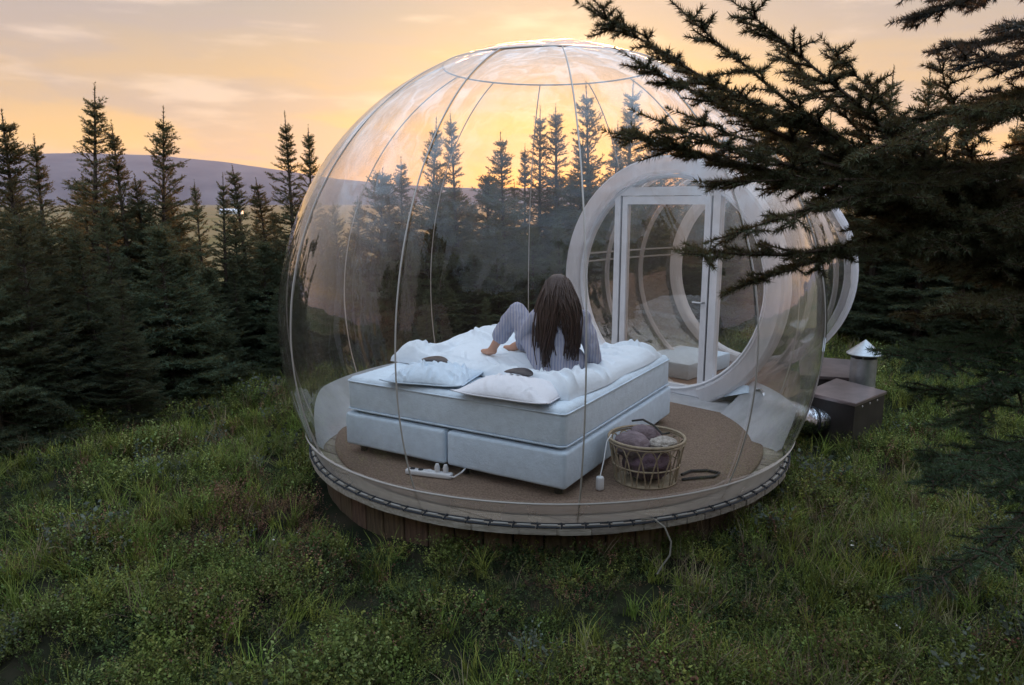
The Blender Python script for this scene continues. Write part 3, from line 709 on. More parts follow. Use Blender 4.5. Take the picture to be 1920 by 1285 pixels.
piping('piping', .012, BU-.012, .012, BV-.012, .845, M['mattress'], .005)

# soft things on the bed
def wrinkle(p, s=1.0):
    p = Vector(p)*s
    a = noise.noise(p*1.0 + Vector((noise.noise(p*.7), noise.noise(p*.7+Vector((5, 5, 5))), 0))*.9)
    b_ = noise.noise(p*2.3 + Vector((9, 2, 1)))
    return (1-abs(a)*2.2)*.6 + (1-abs(b_)*2.0)*.4
def fold_lines(seed, n, lo, hi, wid, amp, main=None, spread=.5, length=(.25, .8)):
    r = random.Random(seed); out = []
    for _ in range(n):
        a = (main if main is not None else r.uniform(0, PI)) + r.gauss(0, spread)
        out.append((r.uniform(*lo), r.uniform(*hi), math.cos(a), math.sin(a), r.uniform(*length), r.uniform(*wid), r.uniform(*amp), r.uniform(-1.2, 1.2)))
    return out
def folds(lines, x, y):
    h = 0
    for cx, cy_, ca, sa, ln, w_, am, cv in lines:
        dx, dy = x-cx, y-cy_; u = (dx*ca+dy*sa)/ln
        if abs(u) > 1: continue
        v = (-dx*sa+dy*ca) - cv*.12*u*u*ln
        if abs(v) < 3*w_: h += am*(1-u*u)**2*(math.exp(-(v/w_)**2) - .45*math.exp(-((abs(v)-1.7*w_)/w_)**2))
    return h
def pillow(name, s, t, rot, w_, d_, h_, mat, label, seed, zt=MT):
    nx, ny = 72, 58; b = MB()
    c = bp(s, t, zt+.012); R = Matrix.Rotation(rot, 3, 'Z') @ Rb.to_3x3()
    FL = fold_lines(int(seed*10), 26 if mat is M['linen_blue'] else 14, (-w_*.42, w_*.42), (-d_*.45, d_*.45), (.008, .018), (.009, .024) if mat is M['linen_blue'] else (.006, .014), .9, .5, (.07, .20))
    def pt(i, j, sgn):
        a = -1+2*i/nx; e = -1+2*j/ny
        x = a*w_/2*(1 - .09*(1-e*e)*a*a*0 - .07*(1-abs(e)**2)*abs(a)**3) ; y = e*d_/2*(1 - .08*(1-abs(a)**2)*abs(e)**3)
        th = max(0, 1-abs(a)**2.2)**.75*max(0, 1-abs(e)**2.2)**.75
        edge = min(1, th*3)
        wr = edge*(folds(FL, x, y) + .006*wrinkle((x*6+seed, y*5, seed*1.7)))
        z = (h_*.80*th + wr) if sgn > 0 else -h_*.05*th
        return c + R @ Vector((x, y, z+.012+ .02*(abs(a)*abs(e))**4))
    T = [[pt(i, j, 1) for j in range(ny+1)] for i in range(nx+1)]; B = [[pt(i, j, -1) for j in range(ny+1)] for i in range(nx+1)]
    b.grid(T); b.grid(B); bmesh.ops.remove_doubles(b.bm, verts=b.bm.verts, dist=.0005)
    for v in b.bm.verts: v.co -= c
    o = b.build(name, mat, None, True, False); o.location = c
    # piped seam round the pillow
    m = MB(); rim = [T[i][0] for i in range(nx)] + [T[nx][j] for j in range(ny)] + [T[i][ny] for i in range(nx, 0, -1)] + [T[0][j] for j in range(ny, 0, -1)]
    m.tube([p-c for p in rim], .005, 5, True); m.build('piping', mat, o)
    tag(o, label, 'pillow', 'pillows at the near end of the bed'); return o
pillow('pillow', 1.24, .24, rad(14), .64, .50, .14, M['linen_blue'], 'pale blue crumpled pillow at the left near edge of the bed', 1.3)
pillow('pillow', .50, .19, rad(2), .74, .48, .13, M['linen_white'], 'smooth whitish pillow at the near corner of the bed', 4.1)
def eye_pad(s, t, z, rot, label):
    b = MB()
    P = []
    for i in range(9):
        row = []
        for k in range(28):
            a = k*2*PI/28; r_ = math.sin(i/8*PI); row.append((.120*r_*math.cos(a), .065*r_*math.sin(a) + .012*math.cos(2*a)*r_, -.012*math.cos(i/8*PI) - .012*(r_*math.cos(a))**2))
        P.append(row)
    b.grid(P, close_v=True); bmesh.ops.remove_doubles(b.bm, verts=b.bm.verts, dist=.0004)
    o = b.build('eye_mask', M['pad'], None, True, False); o.location = bp(s, t, z); o.rotation_euler = (rad(-6), 0, math.atan2(bu.y, bu.x)+rot)
    tag(o, label, 'eye mask', 'dark eye masks on the pillows'); return o
eye_pad(1.30, .34, MT+.140, .1, 'dark oval eye mask lying on the blue left pillow')
eye_pad(.52, .29, MT+.146, -.1, 'dark oval eye mask lying on the white right pillow')
SEAT = (.86, .87)                                                  # where she sits, in bed coordinates
def duvet():
    n, m = 170, 160; b = MB(); P = []; FD = fold_lines(77, 46, (.1, 1.95), (.3, 2.1), (.016, .040), (.014, .042), .45, .55, (.2, .65)) + fold_lines(78, 60, (.1, 1.95), (.3, 2.1), (.009, .018), (.008, .019), 1.2, .7, (.08, .3))
    for i in range(n+1):
        row = []
        for j in range(m+1):
            a, e = i/n, j/m
            wob = .05*noise.noise((e*3.1, 1.7, 0)); wob2 = .06*noise.noise((a*3.3, 4.2, 1))
            s_ = .06 + (1.93-.02)*a + wob*(1-a) + .04*noise.noise((e*4, 8, 2))*a
            t0 = .22 + .36*min(1, max(0, (s_-.15)/1.1)) + wob2; t_ = t0 + (1.99-t0)*e
            ds = min(a*1.93, (1-a)*1.93); dt = min(e*1.6, (1-e)*1.6); d = min(ds, dt)
            prof = min(1, d/.085); prof = math.sqrt(max(0, 1-(1-prof)**2))
            h = .050 + .030*noise.noise((s_*2.2, t_*2.2, .3)) + folds(FD, s_, t_)*min(1, .15+(t_-t0)/.30) + .005*wrinkle((s_*7, t_*6, 5))
            h += .055*math.exp(-((s_-.22)/.15)**2)*(.55+.45*math.sin(t_*2.2+.4))                     # rolled up along the right edge
            h += .060*math.exp(-((t_-t0-.14)/.10)**2)*(.6+.7*noise.noise((s_*3, 2, 6)))           # turned back fold behind the pillows
            h += .13*math.exp(-((s_-1.62)/.28)**2-((t_-1.62)/.30)**2)                              # heap at the far left corner
            h += .07*math.exp(-((s_-1.80)/.16)**2-((t_-.80)/.18)**2)
            h += .06*math.exp(-((s_-.24)/.2)**2-((t_-1.75)/.25)**2)
            pr = math.hypot((s_-SEAT[0])/.34, (t_-SEAT[1])/.34); h *= .30 + .70*min(1, pr*pr)
            h = max(.012, h)
            row.append(bp(s_, t_, MT + .004 + h*prof))
        P.append(row)
    b.grid(P)
    o = b.build('duvet', M['linen_duvet'], None, True, False); tag(o, 'crumpled pale duvet spread over the far half of the bed', 'duvet')
duvet()

# ------------------------------------------------------------------ person
def solid(name, caps, voxel, mat, parent, smooth_n=4, wr=0, ws=(9, 9, 4), origin=Vector()):
    """one continuous skin round tapered limbs (p0, r0, p1, r1)"""
    bm = bmesh.new()
    for p0, r0, p1, r1 in caps:
        p0, p1 = Vector(p0), Vector(p1); n = max(2, int((p1-p0).length/(min(r0, r1)*.4))+1)
        for i in range(n):
            t = i/(n-1); p = p0.lerp(p1, t); r_ = r0+(r1-r0)*t
            bmesh.ops.create_icosphere(bm, subdivisions=2, radius=r_, matrix=Matrix.Translation(p-origin))
    me = bpy.data.meshes.new('tmp'); bm.to_mesh(me); bm.free(); o = bpy.data.objects.new('tmp', me); COL.objects.link(o)
    md = o.modifiers.new('r', 'REMESH'); md.mode = 'VOXEL'; md.voxel_size = voxel; sm = o.modifiers.new('s', 'SMOOTH'); sm.iterations = smooth_n; sm.factor = .6
    dg = bpy.context.evaluated_depsgraph_get(); dg.update(); res = bpy.data.meshes.new_from_object(o.evaluated_get(dg)); bpy.data.objects.remove(o)
    res.name = name; res.materials.clear()
    if wr:
        nr = [Vector(v.normal) for v in res.vertices]
        for v, q in zip(res.vertices, nr):
            c = v.co; v.co = c + q*wr*(wrinkle((c.x*ws[0], c.y*ws[1], c.z*ws[2])) - .45)
    for f in res.polygons: f.use_smooth = True
    return link(name, res, parent, mat)
PB = bp(SEAT[0], SEAT[1], MT+.01)
PV = Vector
hip = PV((.37, 5.62, .99)); 
person = empty('person', (hip.x, hip.y, MT)); tag(person, 'person with long dark hair sitting on the bed in striped pajamas, back turned', 'person')
O = PV(person.location)
hipL, hipR = hip + PV((-.10, .03, -.01)), hip + PV((.10, .01, -.01))
waist = hip + PV((.02, .0, .16)); chest = PV((.37, 5.64, 1.26)); neck = PV((.365, 5.66, 1.385)); headc = PV((.355, 5.68, 1.53))
shL, shR = PV((.20, 5.69, 1.315)), PV((.54, 5.63, 1.315))
kneeL, ankL = PV((.035, 5.93, 1.33)), PV((-.17, 6.10, .985)); toeL = PV((-.25, 6.20, .955))
kneeR, ankR = PV((.28, 6.14, 1.13)), PV((.02, 6.26, .985)); toeR = PV((-.06, 6.34, .96))
elbR, wriR = PV((.615, 5.58, 1.10)), PV((.645, 5.66, .945)); elbL, wriL = PV((.08, 5.80, 1.15)), PV((.06, 5.93, 1.25))
def fingers(w_, palm_d, out, r0=.010):
    cs = []; palm_d = palm_d.normalized(); out = out.normalized(); nrm = palm_d.cross(out)
    pc = w_ + palm_d*.085
    for k, ln in enumerate((.066, .074, .070, .054)):
        b0 = pc + out*(.030 - .020*k); kn = b0 + palm_d*ln*.55 - UP*.004; tp = kn + palm_d*ln*.45 - UP*.014; cs += [(b0, .010, kn, .009), (kn, .009, tp, .0075)]
    tb = w_ + palm_d*.03 + out*.030; tm_ = tb + out*.035 + palm_d*.03; cs += [(tb, .013, tm_, .011), (tm_, .011, tm_ + palm_d*.03, .009)]
    cs += [(w_, .024, w_+palm_d*.05, .026)] + [(w_+palm_d*.03+out*(.022-.022*k), .015, pc+out*(.028-.019*k), .013) for k in range(4)]
    return cs
def foot(a, t): d = (t-a).normalized(); return [(a, .036, a+d*.02-UP*.01, .036), (a-d*.03-UP*.012, .030, a+d*.06-UP*.012, .030), (a+d*.06-UP*.012, .030, t, .020)]
body = [(hip, .125, waist, .105), (waist, .105, chest, .125), (chest, .125, neck-UP*.06, .075), (neck-UP*.06, .055, neck+UP*.06, .048),
        (hipL, .10, kneeL, .062), (kneeL, .058, ankL, .034), (hipR, .10, kneeR, .062), (kneeR, .058, ankR, .034),
        (shL, .056, elbL, .042), (elbL, .040, wriL, .026), (shR, .056, elbR, .042), (elbR, .040, wriR, .026), (chest, .09, shL, .06), (chest, .09, shR, .06),
        (headc+PV((0, .0, .015)), .092, headc+PV((-.01, .03, -.035)), .080), (headc+PV((-.012, .05, -.06)), .062, headc+PV((-.014, .066, -.085)), .044),
        (headc+PV((-.02, .098, -.01)), .014, headc+PV((-.022, .118, -.035)), .013), (headc+PV((-.016, .100, -.068)), .017, headc+PV((-.022, .100, -.068)), .017),
        (headc+PV((.093, .01, -.02)), .016, headc+PV((.093, .005, .012)), .018), (headc+PV((-.096, .01, -.02)), .016, headc+PV((-.096, .005, .012)), .018)]
body += foot(ankL, toeL) + foot(ankR, toeR) + fingers(wriR, PV((.35, .45, -.32)), PV((-.8, .5, 0))) + fingers(wriL, PV((-.15, .8, .15)), PV((.9, .2, .2)))
bod = solid('body', body, .0095, M['skin'], person, 3, origin=O)
for sx in (-1, 1):
    b = MB(); bmesh.ops.create_uvsphere(b.bm, u_segments=10, v_segments=8, radius=.012, matrix=Matrix.Translation(headc + PV((-.015+.034*sx, .100, .0)) - O)); b.build('eye', M['white_plastic'], bod)
top_caps = [(hip+UP*.0, .150, waist, .130), (waist, .130, chest, .148), (chest, .145, neck-UP*.05, .078), (shL, .072, elbL, .062), (elbL, .060, wriL-(wriL-elbL).normalized()*.02, .050),
            (shR, .072, elbR, .066), (elbR, .064, wriR-(wriR-elbR).normalized()*.01, .056), (chest, .11, shL, .078), (chest, .11, shR, .078), (hip-UP*.05, .150, hip+UP*.05, .155)]
solid('pajama_top', top_caps, .0115, M['pajama'], person, 3, .016, (11, 11, 3.5), O)
hemL = kneeL.lerp(ankL, .62); hemR = kneeR.lerp(ankR, .7)
tr_caps = [(hip-UP*.005, .138, hip+UP*.06, .135), (hipL, .118, kneeL, .083), (kneeL, .082, hemL, .074), (hipR, .118, kneeR, .083), (kneeR, .082, hemR, .074), (hipL, .12, hipR, .12)]
solid('pajama_trousers', tr_caps, .0115, M['pajama'], person, 3, .016, (9, 9, 5), O)
def hair():
    r = np.random.default_rng(4); b = MB()
    # cap over the skull
    P = []
    for i in range(15):
        el = rad(90 - 128*i/14); row = []
        for k in range(26):
            a = k*2*PI/26; fr = max(0, math.cos(a - rad(95)))            # open at the face
            e2 = el if fr < .55 else max(el, rad(28) + (el-rad(28))*.1 if el < rad(28) else el)
            R = .113*(1 + .025*noise.noise((math.cos(a)*3, math.sin(a)*3, el*2)))
            row.append(headc - O + PV((math.cos(a)*math.cos(e2)*R*.97, math.sin(a)*math.cos(e2)*R*1.04+.008, math.sin(e2)*R*1.06+.012)))
        P.append(row)
    b.grid(P, close_v=True)
    def lock(a, el0, end, w_, r0, bulge):
        p0 = headc - O + PV((math.cos(a)*math.cos(el0)*.108, math.sin(a)*math.cos(el0)*.112, math.sin(el0)*.114+.012))
        e = PV(end) - O; pts = []; ph = r.random()*6; off = PV((r.normal(0, w_), r.normal(0, w_*.5), 0))
        for q in np.linspace(0, 1, 9):
            p = p0.lerp(e+off, q); out = PV((p.x, p.y, 0)) - PV((headc.x-O.x, headc.y-O.y, 0))
            p = p + PV((math.cos(a), math.sin(a), 0))*bulge*math.sin(q*PI)*(1-q*.5) + off*math.sin(q*PI)*.4 + PV((math.sin(q*7+ph), math.cos(q*6+ph), 0))*.006*q
            pts.append(p)
        b.tube(pts, r0, 5, taper=.35)
    for i in range(120):                                                 # left mass over shoulder and back
        a = r.uniform(rad(170), rad(275)); q = r.random()
        lock(a, r.uniform(-.3, 1.1), (.235+.070*q, 5.50+.03*q-.05*abs(q-.4), r.uniform(.96, 1.12)), .020, .0095, .06)
    for i in range(105):                                                 # right mass
        a = r.uniform(rad(265), rad(372)); q = r.random()
        lock(a, r.uniform(-.3, 1.1), (.43+.060*q, 5.465+.04*q, r.uniform(1.02, 1.2)), .018, .0095, .055)
    for i in range(60):                                                  # shorter hair between them
        a = r.uniform(rad(225), rad(315)); q = r.random()
        lock(a, r.uniform(-.2, 1.0), (.27+.19*q, 5.49, r.uniform(1.22, 1.33)), .015, .0095, .05)
    for i in range(30):
        a = r.uniform(rad(150), rad(190)); lock(a, r.uniform(-.2, .8), (.21, 5.62, r.uniform(1.05, 1.2)), .02, .008, .03)
    b.build('hair', M['hair'], person, True, False)
hair()

# ------------------------------------------------------------------ basket and small things on the floor
bk = empty('rattan_basket', (.95, 5.0, FZ)); tag(bk, 'round open rattan basket of looped canes beside the bed corner', 'basket')
RT_, RB_, HB = .265, .215, .31
def bkr(z): return RB_ + (RT_-RB_)*z/HB
def ringpts(r_, z, n=48): return [(r_*math.cos(i*2*PI/n), r_*math.sin(i*2*PI/n), z) for i in range(n)]
MB().tube(ringpts(RT_, HB), .010, 7, True).build('rim', M['rattan'], bk); MB().tube(ringpts(RT_+.004, HB-.02), .006, 6, True).build('rim', M['rattan'], bk)
MB().tube(ringpts(bkr(.13), .13), .0055, 6, True).build('hoop', M['rattan'], bk); MB().tube(ringpts(RB_, .008), .008, 6, True).build('hoop', M['rattan'], bk)
b = MB(); b.lathe([(.001, .006), (RB_-.004, .006), (RB_-.004, .002)], n=40); b.build('base', M['rattan'], bk)
mA = mB = None; nl = 15
for i in range(nl):
    pts = []
    for q in np.linspace(0, 1, 22):                                      # a cane rising, arching under the rim and coming down
        x = (-1+2*q); a = x*(PI/nl)*1.55*(1 if abs(x) < .5 else 1 + .25*(abs(x)-.5)); z = .008 + (HB-.035)*(1-abs(x)**3.0); r_ = bkr(z); pts.append((r_*math.cos(a), r_*math.sin(a), z))
    if mA is None: o = MB().tube(pts, .0052, 5).build('cane', M['rattan'], bk); mA = o.data
    else: o = link('cane', mA, bk)
    o.rotation_euler[2] = i*2*PI/nl
def lump(name, c, size, mat, seed, label, cat, rz=0, bumps=.22):
    b = MB(); bmesh.ops.create_icosphere(b.bm, subdivisions=4, radius=1)
    for v in b.bm.verts:
        p = v.co.copy(); k = 1 + bumps*(wrinkle((p.x*1.6+seed, p.y*1.6, p.z*2.2))-.5); q = p*k
        q = Vector((q.x*size[0], q.y*size[1], q.z*size[2])); v.co = Matrix.Rotation(rz, 3, 'Z') @ q
    o = b.build(name, mat, None, True, False); o.location = c; tag(o, label, cat, 'soft things piled in the basket'); return o
lump('blanket', (.85, 5.01, FZ+.245), (.135, .10, .095), M['mauve'], 2, 'pale mauve rolled blanket sticking up in the left of the basket', 'blanket', -.5, .12)
lump('knitted_throw', (1.06, 4.98, FZ+.265), (.105, .085, .05), M['cream_knit'], 7, 'cream knitted throw folded in the right of the basket', 'throw', .5)
lump('plum_blanket', (.96, 5.00, FZ+.115), (.165, .165, .11), M['mauve_dark'], 5, 'dark plum blanket filling the bottom of the basket', 'blanket', .2)
lump('grey_shawl', (.95, 5.13, FZ+.27), (.13, .07, .085), M['mauve'], 11, 'grey mauve shawl heaped at the back of the basket', 'shawl', .1)
b = MB(); b.tube([(.88, 5.22, FZ+.36), (.95, 5.17, FZ+.385), (1.03, 5.12, FZ+.35), (1.07, 5.06, FZ+.31), (1.12, 5.03, FZ+.33)], .008, 6); tag(b.build('strap', M['black_cable']), 'dark cord strap draped over the things in the basket', 'strap')
# power strip and leads
ps = empty('power_strip', tuple(bp(1.04, -.10, FZ)), math.atan2(bu.y, bu.x)+rad(12)); tag(ps, 'white power strip on the carpet under the bed edge', 'power strip')
b = MB(); b.box((0, 0, .022), (.36, .058, .040), 0, .012, 3); b.build('housing', M['white_plastic'], ps)
for k in range(5):
    b = MB(); b.lathe([(.019, 0), (.019, .004), (.0, .004)], (-.13+.065*k, 0, .0425), 16); b.build('socket', M['gasket'] if k > 2 else M['white_frame'], ps)
for k in (0, 1):
    b = MB(); b.lathe([(.018, 0), (.020, .03), (.012, .055), (.0, .057)], (-.13+.065*k, 0, .047), 14); b.build('plug', M['white_plastic'], ps)
b = MB(); b.tube([bp(.86, -.10, FZ+.03), bp(.80, -.13, FZ+.05), bp(.76, -.10, FZ+.08), bp(.78, -.02, FZ+.08), bp(.84, .05, FZ+.04), bp(.9, .3, FZ+.01)], .006, 6); tag(b.build('white_cable', M['white_plastic']), 'white looped cable at the right end of the power strip', 'cable')
b = MB(); b.box((0, 0, 0), (.05, .045, .10), 0, .014, 3); o = b.build('adapter', M['white_plastic']); o.location = (.60, 4.78, FZ+.051); o.rotation_euler = (0, 0, .5); tag(o, 'small white adapter hanging by the near corner of the bed', 'adapter')
b = MB(); b.tube([(.60, 4.78, FZ+.10), (.63, 4.83, FZ+.2), (.66, 4.93, FZ+.30), (.70, 4.98, FZ+.335)], .004, 5); tag(b.build('white_lead', M['white_plastic']), 'thin white lead running up the side of the bed base', 'cable')
b = MB(); b.tube([(1.22, 5.05, FZ+.01), (1.30, 5.12, FZ+.012), (1.42, 5.13, FZ+.012), (1.50, 5.08, FZ+.012), (1.45, 5.01, FZ+.012), (1.30, 4.98, FZ+.012), (1.2, 4.95, FZ+.012)], .010, 6); tag(b.build('black_cable', M['black_cable']), 'black cable looped on the carpet right of the basket', 'cable')
b = MB(); p0 = Vector((BX+.50, BY-1.90, DZ+.02)); b.tube([p0, p0+PV((.06, -.07, .04)), p0+PV((.12, -.13, .01)), p0+PV((.155, -.16, -.07)), p0+PV((.15, -.17, -.15)), p0+PV((.10, -.18, -.22)), p0+PV((.07, -.20, -.26))], .0055, 6); tag(b.build('hanging_rope', M['old_rope']), 'pale rope end hanging over the front edge of the deck', 'rope')
# folded cloth by the door arch
b = MB(); P = []
for i in range(25):
    row = []
    for j in range(19):
        a, e = i/24-.5, j/18-.5; pr = min(1, (.5-abs(a))*8, (.5-abs(e))*8); row.append((a*.40, e*.28, .01+.10*pr**.5*(1-.6*abs(a)) + .02*pr*wrinkle((a*5, e*4, 3))))
    P.append(row)
b.grid(P); o = b.build('folded_cloth', M['linen_blue'], None, True, False); o.location = (2.20, 6.86, DZ+.10); o.rotation_euler = (rad(-18), rad(-20), rad(-58)); tag(o, 'pale blue folded cloth lying against the foot of the door arch', 'cloth')
# low white slab on the tunnel floor
b = MB(); tc_ = T0 + ax*1.15 - side*.45 + Vector((BX, BY, DZ)); b.box((tc_.x, tc_.y, DZ+.10), (.70, .95, .18), -TA, .02, 2); tag(b.build('white_slab', M['bedbox']), 'low white slab inside the entrance tunnel behind the door', 'chest')

# ------------------------------------------------------------------ blower boxes, duct and vents on the right
def metal_box(name, corners, z0, z1, label):
    r = empty(name, (sum(c[0] for c in corners)/4, sum(c[1] for c in corners)/4, z0)); o = Vector(r.location)
    b = MB(); q = [Vector((x, y, 0)) - Vector((o.x, o.y, 0)) for x, y in corners]
    bt = [b.bm.verts.new(p) for p in q]; tp = [b.bm.verts.new(p+UP*(z1-z0)) for p in q]
    b.bm.faces.new(bt[::-1]); b.bm.faces.new(tp)
    for i in range(4): b.bm.faces.new((bt[i], bt[(i+1) % 4], tp[(i+1) % 4], tp[i]))
    b.build('body', M['box_metal'], r, False)
    b = MB(); q2 = [p*1.05 for p in q]; h = z1-z0+.002
    bt = [b.bm.verts.new(p+UP*(h-.02)) for p in q2]; tp = [b.bm.verts.new(p+UP*(h+.012)) for p in q2]
    b.bm.faces.new(bt[::-1]); b.bm.faces.new(tp)
    for i in range(4): b.bm.faces.new((bt[i], bt[(i+1) % 4], tp[(i+1) % 4], tp[i]))
    bmesh.ops.bevel(b.bm, geom=b.bm.edges[:], offset=.005, segments=2, affect='EDGES')
    b.build('lid', M['box_lid'], r, False)
    for k in range(3):
        e = (q[1]-q[0]) if (q[1]-q[0]).length else q[0]; c = q[1].lerp(q[2], .25+.25*k)*1.002
        b = MB(); b.lathe([(.012, 0), (.0, .008)], (0, 0, 0), 8); s_ = b.build('screw', M['galv'], r); nrm = (q[2]-q[1]).cross(UP).normalized(); s_.location = c + UP*(h-.05); s_.rotation_euler = nrm.to_track_quat('Z', 'Y').to_euler()
    tag(r, label, 'metal box', 'dark boxes beside the tunnel'); return r
metal_box('blower_box', [(2.80, 6.83), (3.08, 6.42), (3.56, 6.85), (3.32, 7.36)], -.06, .42, 'dark metal box with brown lid, nearest to the silver duct')
metal_box('utility_box', [(3.06, 7.62), (3.52, 7.50), (3.95, 8.35), (3.42, 8.6)], -.06, .40, 'low dark box with pale sloping lid behind the vent pipe')
def vent(c, r_, h, label):
    v = empty('vent_pipe', c); b = MB(); b.lathe([(r_, 0), (r_, h*.80), (r_*.98, h*.80), (r_*.98, 0)], n=28); b.build('pipe', M['galv'], v)
    b = MB(); b.lathe([(r_*1.02, h*.42), (r_*1.04, h*.43), (r_*1.02, h*.44)], n=28); b.build('band', M['galv'], v)
    for k in range(3):
        a = k*2*PI/3; b = MB(); b.tube([(r_*math.cos(a)*.95, r_*math.sin(a)*.95, h*.76), (r_*math.cos(a)*.95, r_*math.sin(a)*.95, h*.88)], .006, 5); b.build('strut', M['galv'], v)
    b = MB(); b.lathe([(.004, h*1.0+r_*.25), (r_*1.38, h*.86), (r_*1.38, h*.85), (.004, h*1.0+r_*.23)], n=28); b.build('cap', M['galv'], v)
    tag(v, label, 'vent pipe', 'metal vent pipes beside the tunnel'); return v
vent((3.60, 7.40, .02), .125, .78, 'silver vent pipe with conical rain cap behind the dark metal box')
vent((3.55, 8.62, .05), .09, .62, 'small capped vent half hidden behind the outer tunnel arch')
b = MB(); P = []; cp = [Vector((2.22, 6.52, .42)), Vector((2.40, 6.56, .36)), Vector((2.58, 6.60, .27)), Vector((2.76, 6.66, .20)), Vector((2.95, 6.72, .18))]
pts = []
for i in range(61):
    u = i/60*4; k = min(3, int(u)); pts.append(cp[k].lerp(cp[k+1], u-k))
for i, p in enumerate(pts):
    t_ = (pts[min(60, i+1)]-pts[max(0, i-1)]).normalized(); U_ = t_.cross(UP).normalized(); V_ = t_.cross(U_)
    r_ = .118 + .007*(1 if i % 2 else -1); P.append([p + (U_*math.cos(k*2*PI/26)+V_*math.sin(k*2*PI/26))*r_*(1+.04*noise.noise((p.x*9, k*.9, i*.5))) for k in range(26)])
b.grid(P, close_v=True); du = b.build('foil_duct', M['foil'], None, True, False); tag(du, 'crinkled silver foil duct joining the bubble to the dark box', 'duct')
b = MB(); b.tube([pts[48] + ((pts[49]-pts[47]).normalized().cross(UP).normalized()*math.cos(a)+(pts[49]-pts[47]).normalized().cross((pts[49]-pts[47]).normalized().cross(UP).normalized())*math.sin(a))*.128 for a in np.linspace(0, 2*PI, 29)[:-1]], .010, 6, True); b.build('clamp', M['gasket'], du)

# distant white greenhouse on the plain
gp = at(432, 374, 900); g = empty('greenhouse', (gp.x, 900, -11)); g.rotation_euler[2] = .1
b = MB(); b.box((0, 0, 2), (26, 9, 4)); b.build('wall', M['white_plastic'], g, False)
b = MB(); P = [[(x, -4.6, 4), (x, 0, 6.2), (x, 4.6, 4)] for x in (-13.2, 13.2)]; b.grid(P); b.build('roof', M['white_frame'], g, False)
tag(g, 'long low white building far out on the plain below the ridge', 'building')

# ------------------------------------------------------------------ evening air
b = MB(); b.box((0, 0, 214), (15200, 15200, 454)); hz = b.build('haze', None, None, False); tag(hz, 'thin evening haze over the plain and the far ridge', 'haze', kind='stuff')
hm = bpy.data.materials.new('evening_haze'); hm.use_nodes = True; ht = hm.node_tree; ht.nodes.clear(); pv = ht.nodes.new('ShaderNodeVolumePrincipled'); ho = ht.nodes.new('ShaderNodeOutputMaterial')
pv.inputs['Color'].default_value = (.66, .72, 1.0, 1); pv.inputs['Density'].default_value = 6e-5; pv.inputs['Anisotropy'].default_value = .2; ht.links.new(pv.outputs[0], ho.inputs['Volume']); hz.data.materials.append(hm)

# ------------------------------------------------------------------ near spruce on the right
def near_branch(f, P0, P1, sag, sec, seed, per_m=1000, bend=0, start=.12, ter=True, nl=.028, nw=.0036):
    r = np.random.default_rng(seed); P0, P1 = np.array(P0, float), np.array(P1, float); n = 22
    Lb = np.linalg.norm(P1-P0); fw = unit(P1-P0); sd0 = unit(np.cross(fw, [0, 0, 1]))
    ts = np.linspace(0, 1, n); pts = P0 + (P1-P0)*ts[:, None]; pts[:, 2] -= sag*4*ts*(1-ts); pts += sd0*(bend*4*ts*(1-ts))[:, None]
    pts += np.cumsum(r.normal(0, .004, (n, 3)), 0)
    A, D, Ln, tw = [], [], [], []
    d = unit(pts[1:]-pts[:-1]); ln = np.linalg.norm(pts[1:]-pts[:-1], axis=1)
    rr = .013*(1-ts)*(.5+Lb*.5) + .0022
    f.twigs(pts[:-1], pts[1:], rr[:-1], rr[1:])
    m = ts[:-1] > .25
    for i in np.nonzero(m)[0]: A.append(pts[i]); D.append(d[i]); Ln.append(ln[i])
    A.append(pts[-1]); D.append(d[-1]); Ln.append(.05)
    sa, sb, sr = [], [], []
    def sub(a0, dd, sl, lev):
        k = max(2, int(sl/.05)); p = a0; q = dd.copy()
        for w_ in range(k):
            q = unit(q + r.normal(0, .06, 3) + np.array([0, 0, -.03 if lev == 1 else .02])); e = p + q*sl/k
            sa.append(p); sb.append(e); sr.append(.0035*(1-w_/k)*(1.4 if lev == 1 else .8)+.0012); A.append(p); D.append(q); Ln.append(sl/k)
            if lev == 1 and ter and w_ < k:
                for sgn in (-1, 1):
                    if r.random() < .60:
                        tl = min(.16, .05 + .42*sl*(1-w_/k))*(.6+.6*r.random())
                        td = unit(q*.8 + unit(np.cross(q, [0, 0, 1]))*sgn*(.55+.25*r.random()) + [0, 0, r.normal(-.03, .18)])
                        sub(p + (e-p)*r.random(), td, tl, 2)
            p = e
    t = start
    while t < .97:
        i = min(n-2, int(t*(n-1))); p = pts[i] + (pts[i+1]-pts[i])*(t*(n-1)-i)
        for sgn in (-1, 1):
            if r.random() < .74:
                sl = (sec*(1-t)**.75*min(1, .35+2*t) + .055)*(.65+.6*r.random())
                dd = unit(d[i]*.78 + unit(np.cross(d[i], [0, 0, 1]))*sgn*(.60+.25*r.random()) + [0, 0, r.normal(-.08, .20)])
                sub(p, dd, sl, 1)
        t += .052/Lb*(.7+.6*r.random())
    f.twigs(np.array(sa), np.array(sb), np.array(sr), np.array(sr)*.8)
    f.needles(np.array(A), unit(np.array(D)), np.array(Ln), per_m, nl, nw, 60, up=.10)
TX, TY = 2.62, 3.25
near = empty('near_spruce', (TX, TY, float(ground_z(TX, TY)))); tag(near, 'large near spruce whose branches reach in from the right edge of the photo', 'spruce tree')
NO = np.array(near.location)
b = MB(); b.tube([(0, 0, -.1), (.01, 0, .8), (0, .02, 1.7), (.02, 0, 2.6), (0, .02, 3.6), (.0, 0, 4.4)], .085, 12, taper=.3); b.build('trunk', M['bark'], near)
def tip(px, py, y): return np.array(at(px, py, y)) - NO
